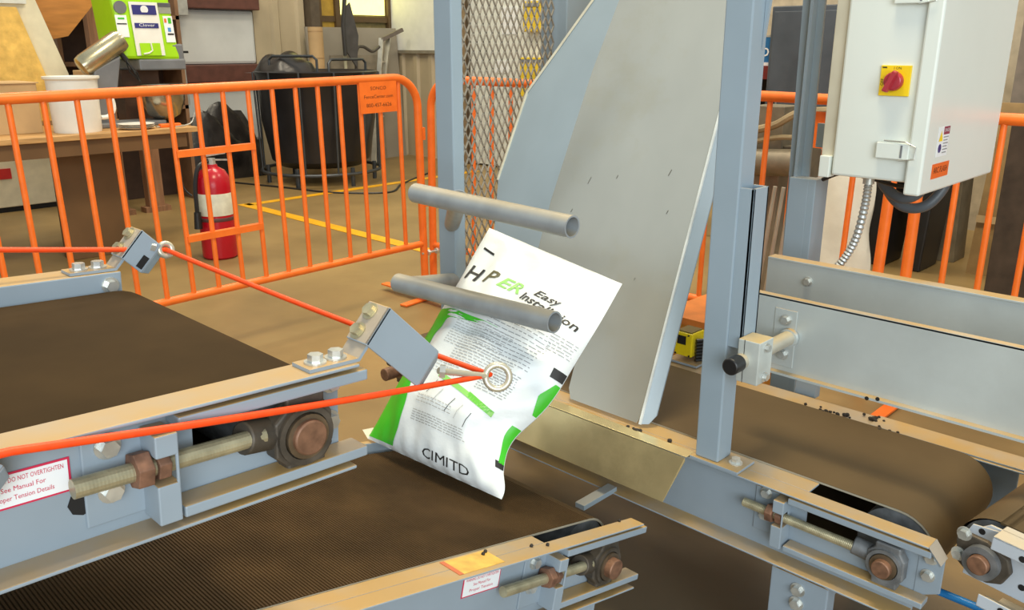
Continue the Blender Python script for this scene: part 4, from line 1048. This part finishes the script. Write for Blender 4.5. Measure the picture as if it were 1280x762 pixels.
# fire extinguisher
fe = thing('fire_extinguisher', 'red fire extinguisher standing on the floor behind the barricade', 'fire extinguisher', (-4.86, 2.41, 0))
MB().lathe([(.095, 0), (.106, .012), (.106, .44), (.098, .49), (.070, .535), (.035, .555), (.03, .57)], n=32).obj('cylinder', RED, fe, smooth=True)
MB().lathe([(.107, .27), (.1075, .272), (.1075, .40), (.107, .402)], n=32).obj('label_wrap', mat('extinguisher_label', (228, 228, 210), .5, var=.06, scale=20), fe, smooth=True)
MB().lathe([(.107, .235), (.1085, .237), (.1085, .255), (.107, .257)], n=32).obj('strap', mat('dark_strap', (90, 60, 60), .5), fe, smooth=True)
MB().cyl((0, 0, .57), (0, 0, .605), .024, n=14).obj('valve', STEEL, fe); MB().bar((-.0, -.05, .62), (.02, .08, .632), .022, .008).obj('lever', STEEL, fe); MB().bar((0, -.02, .598), (.02, .09, .590), .022, .008).obj('lever', STEEL, fe)
MB().tube(smooth_path([(0, -.02, .59), (.01, -.09, .56), (.02, -.125, .46), (.03, -.135, .34), (.03, -.135, .26)], 6), .013, 8).obj('hose', BLACK, fe, smooth=True)
MB().cyl((.03, -.135, .30), (.03, -.138, .20), .020, .024, n=12).obj('nozzle', BLACK, fe)
# floor heater grey unit and cord behind bench
gu = thing('grey_appliance', 'grey floor appliance beyond the bench end', 'appliance', (-7.75, 3.20, 0))
MB().box((-.16, -.14, .03), (.16, .14, .62)).obj('casing', GREYP, gu, bev=.02); MB().box((-.17, -.15, 0), (.17, .15, .03)).obj('base', DARK, gu)
tag(MB().tube(smooth_path([(-5.6, 2.46, .70), (-5.5, 2.50, .52), (-5.45, 2.49, .36), (-5.4, 2.52, .30)], 6), .006, 6).obj('plug_cable', BLACK, smooth=True), 'black power cord with plug hanging off the bench', 'cord')

# dark sheeting heap
hp = MB(); rn2 = random.Random(5); nn = 26
for j in range(nn+1):
    for i in range(nn+1):
        u = i/nn*2-1; v = j/nn*2-1; d = max(0, 1-(abs(u)**2.5+abs(v)**2.5))**.5
        z = d*(.62+.10*math.sin(5*u+3*v)+.07*math.sin(11*u-6*v)+.04*rn2.random())
        hp.v.append(Vector((u*.22, v*.50, z*.92)))
hp.f = [(j*(nn+1)+i, j*(nn+1)+i+1, (j+1)*(nn+1)+i+1, (j+1)*(nn+1)+i) for j in range(nn) for i in range(nn)]
tag(hp.obj('sheeting_heap', TARP, loc=(-7.97, 4.02, 0), smooth=True), 'crumpled heap of black plastic sheeting between bench and tub', 'sheeting')

# black tub in a wire cage
tu = thing('black_tub', 'large black round tub in a grey wire cage by the wall', 'tub', (-7.05, 4.62, 0))
MB().lathe([(.38, .16), (.46, .22), (.53, .60), (.545, .98), (.57, 1.02), (.55, 1.03), (.50, 1.0), (.05, .97)], n=36).obj('tub_shell', TUB, tu, smooth=True)
MB().tube([(.56*math.cos(2*PI*i/28), .56*math.sin(2*PI*i/28), .12) for i in range(28)], .016, 8, True).obj('cage_ring', WIRE, tu, smooth=True)
for i in range(12):
    a = 2*PI*i/12+.2
    MB().tube([(.56*math.cos(a), .56*math.sin(a), .12), (.585*math.cos(a), .585*math.sin(a), 1.02)], .009, 8).obj('cage_bar', WIRE, tu, smooth=True)
for i in range(6):
    a = 2*PI*i/6
    MB().cyl((.5*math.cos(a), .5*math.sin(a), 0), (.5*math.cos(a), .5*math.sin(a), .17), .02, n=8).obj('foot', WIRE, tu)
for (a, h) in [(-1.1, 1.16), (.2, 1.13)]:
    c = Vector((.40*math.cos(a), .40*math.sin(a), 1.02)); d = Vector((-math.sin(a), math.cos(a), 0))*.24
    MB().tube([c-d, c-d+Vector((0, 0, h-1.05)), c-d*.85+Vector((0, 0, h-1.02)), c+d*.85+Vector((0, 0, h-1.02)), c+d+Vector((0, 0, h-1.05)), c+d], .012, 8).obj('top_hoop', WIRE, tu, smooth=True)
sh = MB(); nn = 16
for j in range(nn+1):
    for i in range(nn+1):
        u = i/nn*2-1; v = j/nn*2-1; d = max(0, 1-(u*u+v*v))**.5
        sh.v.append(Vector((u*.30, v*.26, d*.17+.03*math.sin(7*u+4*v)*d)))
sh.f = [(j*(nn+1)+i, j*(nn+1)+i+1, (j+1)*(nn+1)+i+1, (j+1)*(nn+1)+i) for j in range(nn) for i in range(nn)]
tag(sh.obj('bin_liner', TARP, loc=(-7.15, 4.36, 1.01), smooth=True), 'crumpled black bin liner lying on the tub rim', 'bin liner')
rl = thing('cardboard_tube', 'upright cardboard tube behind the black tub', 'tube', (-7.72, 5.08, 0))
MB().cyl((0, 0, 0), (0, 0, 1.43), .075, n=22).obj('tube_wall', CARD, rl, smooth=True)
for z in (1.38, 1.12): MB().cyl((0, 0, z), (0, 0, z+.012), .0765, n=22).obj('tape_band', mat('tape_band', (170, 136, 94), .5), rl, smooth=True)
bo = thing('grey_board', 'big grey-brown board leaning under the window', 'board', (-8.02, 5.22, 0))
MB().hexa([(0, 0, 0), (.03, 0, 0), (.03, 1.2, 0), (0, 1.2, 0), (-.12, 0, 1.44), (-.09, 0, 1.44), (-.09, 1.2, 1.44), (-.12, 1.2, 1.44)]).obj('sheet', BOARDG, bo)
MB().hexa([(.03, .25, 0), (.05, .25, 0), (.05, .9, 0), (.03, .9, 0), (-.05, .25, 1.15), (-.03, .25, 1.15), (-.03, .9, 1.15), (-.05, .9, 1.15)]).obj('front_sheet', mat('grey_board_front', (140, 130, 114), .6), bo)
sv_ = thing('shovel', 'dark grey shovel standing blade-up before the window', 'shovel', (-7.72, 5.46, 0))
MB().cyl((0, 0, 0), (0, -.04, 1.25), .018, n=10).obj('handle', mat('shovel_handle', (170, 166, 140), .5), sv_)
MB().prism([(-.03, 1.20), (.10, 1.02), (.14, 1.35), (.05, 1.68), (-.02, 1.62)], (0, 0, 0), (0, 1, 0), (0, 0, 1), (.02, 0, 0)).obj('blade', mat('shovel_grey', (76, 74, 74), .5), sv_, bev=.006)
MB().tube([(.03, -.05, 1.15), (.03, -.06, 1.45), (.03, -.01, 1.8)], .022, 8).obj('socket', mat('dark_socket', (50, 48, 46), .5), sv_, smooth=True)
bpipe = tag(MB().tube(smooth_path([(-7.80, 5.62, .0), (-7.80, 5.62, 1.0), (-7.80, 5.64, 1.21), (-7.80, 5.72, 1.24), (-7.80, 5.84, 1.19), (-7.80, 5.94, 1.24)], 6), .018, 8).obj('bent_pipe', mat('dark_bent_pipe', (84, 78, 72), .5), smooth=True), 'dark bent pipe standing between the shovel and the aluminium rails', 'pipe')
ld = thing('aluminium_ladder', 'folded aluminium ladder leaning in the corner', 'ladder', (-7.75, 5.75, 0))
for k, off in enumerate((0, .10)):
    MB().bar((0, off*.3, 0), (-.18, .32+off, 1.33), .05, .022).obj('rail', ALU, ld)
for i in range(4):
    k = .15+i*.22
    MB().bar((-.18*k, .32*k, 1.33*k), (-.18*k, .32*k+.10, 1.33*k), .02, .02).obj('rung', ALU, ld)
MB().bar((-.18, .32, 1.31), (-.10, .56, 1.42), .05, .04).obj('top_hook', mat('ladder_hook', (110, 100, 90), .5), ld)
jb = thing('junction_box', 'grey junction box with vertical conduit on the left wall', 'junction box', (XW+.17, 3.80, 1.60))
MB().box((0, -.10, -.08), (.08, .12, .12)).obj('box', mat('junction_grey', (164, 164, 158), .45), jb, bev=.006); MB().cyl((.04, .02, -.08), (.04, .04, -.90), .018, n=10).obj('conduit', mat('junction_grey', (164, 164, 158), .45), jb, smooth=True)
tag(MB().tube(smooth_path([(-7.6, 3.9, .006), (-6.9, 4.1, .006), (-6.35, 4.25, .006), (-6.0, 4.6, .006), (-6.3, 5.0, .006), (-6.7, 5.7, .006)], 8), .010, 6).obj('extension_cable', BLACK, smooth=True), 'black extension cord snaking over the floor before the tub', 'cord')

# ================================================================== BACKGROUND RIGHT
cg = thing('steel_cabinet', 'tall charcoal steel cabinet left of the enclosure column', 'cabinet', (-2.58, 4.85, 0))
MB().box((0, 0, 0), (.48, .5, 1.47)).obj('carcass', CABG, cg, bev=.006); MB().box((.02, -.012, .05), (.46, 0, 1.44)).obj('door', CABG, cg, bev=.003); MB().box((.055, -.024, .86), (.085, -.012, .99)).obj('handle', mat('cabinet_handle', (140, 140, 136), .4), cg); MB().box((.062, -.026, .875), (.078, -.024, .975)).obj('handle_recess', DARK, cg)
sf = thing('storage_shelf', 'dark red shelf unit beside the charcoal cabinet', 'shelf', (-3.06, 5.0, 0))
MB().box((0, 0, 1.05), (.46, .4, 1.13)).obj('shelf_board', DRED, sf); MB().box((0, .38, 0), (.46, .40, 1.05)).obj('back_panel', DARK, sf)
for x in (0, .43): MB().box((x, 0, 0), (x+.03, .03, 1.05)).obj('upright', DRED, sf)
MB().box((0, .02, .45), (.46, .4, .50)).obj('shelf_board', DRED, sf)
bc_ = thing('paint_can', 'blue can on the dark red shelf', 'can', (-2.71, 5.10, 1.13))
MB().cyl((0, 0, .0), (0, 0, .17), .066, n=22).obj('can_body', BLUEC, bc_, smooth=True); MB().cyl((0, 0, .17), (0, 0, .182), .068, n=22).obj('lid', ALU, bc_, smooth=True); MB().cyl((0, 0, -.0), (0, 0, .02), .067, n=22).obj('base_rim', STK, bc_, smooth=True)
t = MB(); flat_text(t, 'b', (-.018, -.0672, .035), (1, 0, 0), (0, 0, 1), .11); t.obj('can_lettering', STK, bc_)
# hydraulic press group behind the slide
hy = thing('press_frame', 'olive grey hydraulic press frame behind the frame post', 'machine', (-1.95, 3.75, 0))
MB().box((-.10, 0, 0), (.06, .16, .98)).obj('column', HYD, hy, bev=.004)
MB().cyl((-.10, -.06, .72), (.20, -.06, .74), .062, n=20).obj('cylinder', HYD, hy, smooth=True)
MB().box((.20, -.13, .65), (.25, .01, .82)).obj('cylinder_head', HYD, hy, bev=.006)
MB().tube(smooth_path([(-.1, -.06, .86), (.05, -.07, .90), (.16, -.06, .96), (.34, -.05, .98)], 6), .018, 8).obj('hydraulic_hose', mat('tan_hose', (150, 132, 100), .5), hy, smooth=True)
MB().tube(smooth_path([(-.1, -.06, .80), (.1, -.07, .85), (.36, -.05, .84)], 6), .012, 8).obj('hydraulic_hose', mat('tan_hose', (150, 132, 100), .5), hy, smooth=True)
MB().box((.06, .02, .70), (.75, .10, .80)).obj('cross_beam', HYD, hy, bev=.004)
MB().box((-.30, .03, 0), (-.12, .12, .70)).obj('dark_leg', DARK, hy)
for k in range(3):
    tag(MB().cyl((0, 0, 0), (.06, .02, .80), .007, n=8).obj('steel_rod', ALU, loc=(-1.34-k*.03, 2.62, 0)), ['rightmost', 'middle', 'leftmost'][k] + ' of three thin steel rods leaning behind the frame post', 'rod', 'thin rods behind the frame post')
# white sack
sk = MB(); nu2, nv2 = 20, 24
for j in range(nv2+1):
    v = j/nv2
    for i in range(nu2):
        a = 2*PI*i/nu2
        rx = (.21-.03*v+.012*math.sin(9*v+3*a))*(.9+.1*math.cos(2*a)); ry = .12*(1-.45*v**2)*(1+.08*math.sin(3*a+7*v))
        k = (1 if v > .03 else .9)
        sk.v.append(Vector((rx*math.cos(a)*k, ry*math.sin(a)*k, .64*v-.05*v*math.cos(a)+.02*math.sin(5*a)*v)))
sk.f = [(j*nu2+i, j*nu2+(i+1) % nu2, (j+1)*nu2+(i+1) % nu2, (j+1)*nu2+i) for j in range(nv2) for i in range(nu2)] + [tuple(range(nu2-1, -1, -1)), tuple(range(nv2*nu2, (nv2+1)*nu2))]
tag(sk.obj('white_sack', SACK, loc=(-1.93, 4.55, 0), smooth=True), 'full white woven sack on the floor below the enclosure', 'sack')
for k, (x, y, w, d_, h, lab) in enumerate([(-1.99, 5.0, .19, .30, .62, 'black plastic bin beside the white sack'), (-1.715, 5.0, .12, .30, .60, 'black plastic bin farther right, behind the barricade legs')]):
    o = thing('plastic_bin', lab, 'bin', (x, y, 0))
    MB().hexa([(.02, .02, 0), (w-.02, .02, 0), (w-.02, d_, 0), (.02, d_, 0), (-.02, -.02, h), (w+.02, -.02, h), (w+.02, d_+.02, h), (-.02, d_+.02, h)]).obj('bin_body', BLACK, o, bev=.01)
    MB().box((-.035, -.035, h), (w+.035, d_+.035, h+.04)).obj('rim', BLACK, o, bev=.008)
gpz = thing('grey_pillar', 'tapered grey-tan plinth standing right of the black bins', 'plinth', (-1.75, 5.40, 0))
MB().hexa([(-.02, 0, 0), (.20, 0, 0), (.20, .2, 0), (-.02, .2, 0), (.0, 0, .95), (.17, 0, .95), (.17, .2, .95), (.0, .2, .95)]).obj('plinth_body', mat('grey_tan', (134, 122, 100), .55, var=.1), gpz, bev=.004); MB().box((-.03, -.01, .95), (.20, .21, .98)).obj('cap', BOARDG, gpz)
for k, (x, z, lab) in enumerate([(-1.42, .95, 'upright cardboard sheet right of the grey plinth, taller one')]):
    o = thing('cardboard_sheet', lab, 'cardboard', (x, 5.20, 0)); MB().hexa([(0, 0, 0), (.15, 0, 0), (.15, .04, 0), (0, .04, 0), (.02, .1, z), (.17, .1, z), (.17, .14, z), (.02, .14, z)]).obj('sheet', mat('brown_card', (158, 128, 84), .7), o); MB().box((.01, -.002, .3), (.14, .001, .34)).obj('tape', MATS['packing_tape'], o)
dp = thing('upright_board', 'dark brown upright panel at the right edge', 'panel', (-1.19, 4.72, 0))
MB().box((0, 0, .02), (.6, .08, .88)).obj('board', mat('very_dark_brown', (66, 54, 44), .5, var=.15), dp, bev=.004); MB().box((0, -.02, 0), (.6, .10, .02)).obj('foot_rail', DARK, dp)
rk = thing('storage_rack', 'grey-brown rack at the upper right behind the enclosure', 'rack', (-1.40, 5.45, 0))
for x in (0, .9): MB().box((x, 0, 0), (x+.13, .10, 2.2)).obj('rack_upright', mat('rack_grey', (130, 118, 106), .5), rk)
for z in (.86, 1.6): MB().box((.13, .0, z), (.9, .5, z+.04)).obj('rack_shelf', mat('rack_grey2', (166, 160, 150), .5), rk)
for k, (x0, x1, z0, z1, m_, lab) in enumerate([(.14, .46, .90, 1.20, CARD, 'cardboard carton on the rack shelf at the right edge'), (.14, .55, .42, .80, mat('blue_tub', (70, 110, 150), .4), 'blue tub under the rack shelf at the right edge')]):
    o = thing('shelf_carton' if k == 0 else 'blue_tub', lab, 'box' if k == 0 else 'tub', (-1.40+x0, 5.47, z0))
    MB().box((0, 0, 0), (x1-x0, .35, z1-z0)).obj('box_body', m_, o, bev=.008); MB().box((-.008, -.008, z1-z0-.03), (x1-x0+.008, .358, z1-z0)).obj('rim', m_, o)
for z in (.40,): MB().box((.13, .0, z-.03), (.9, .5, z)).obj('rack_shelf', MATS['rack_grey2'], rk)

# ------------------------------------------------------------------ groups of look-alikes
for pre, g in [('crowd_barricade', 'orange crowd barricades'), ('bumper_tube', 'grey bumper tubes'), ('guide_plate', 'conveyor guide plates'),
               ('timber_stud', 'timber studs behind the bench'), ('plastic_bin', 'black plastic bins'), ('floor_stripe', 'yellow floor lines'),
               ('guard_post', 'blue guard posts'), ('power_cable', 'grey cables under the enclosure'), ('wall_box', 'yellow boxes on the white door')]:
    for o in SC.objects:
        if o.parent is None and o.name.split('.')[0] == pre and 'label' in o: o['group'] = g
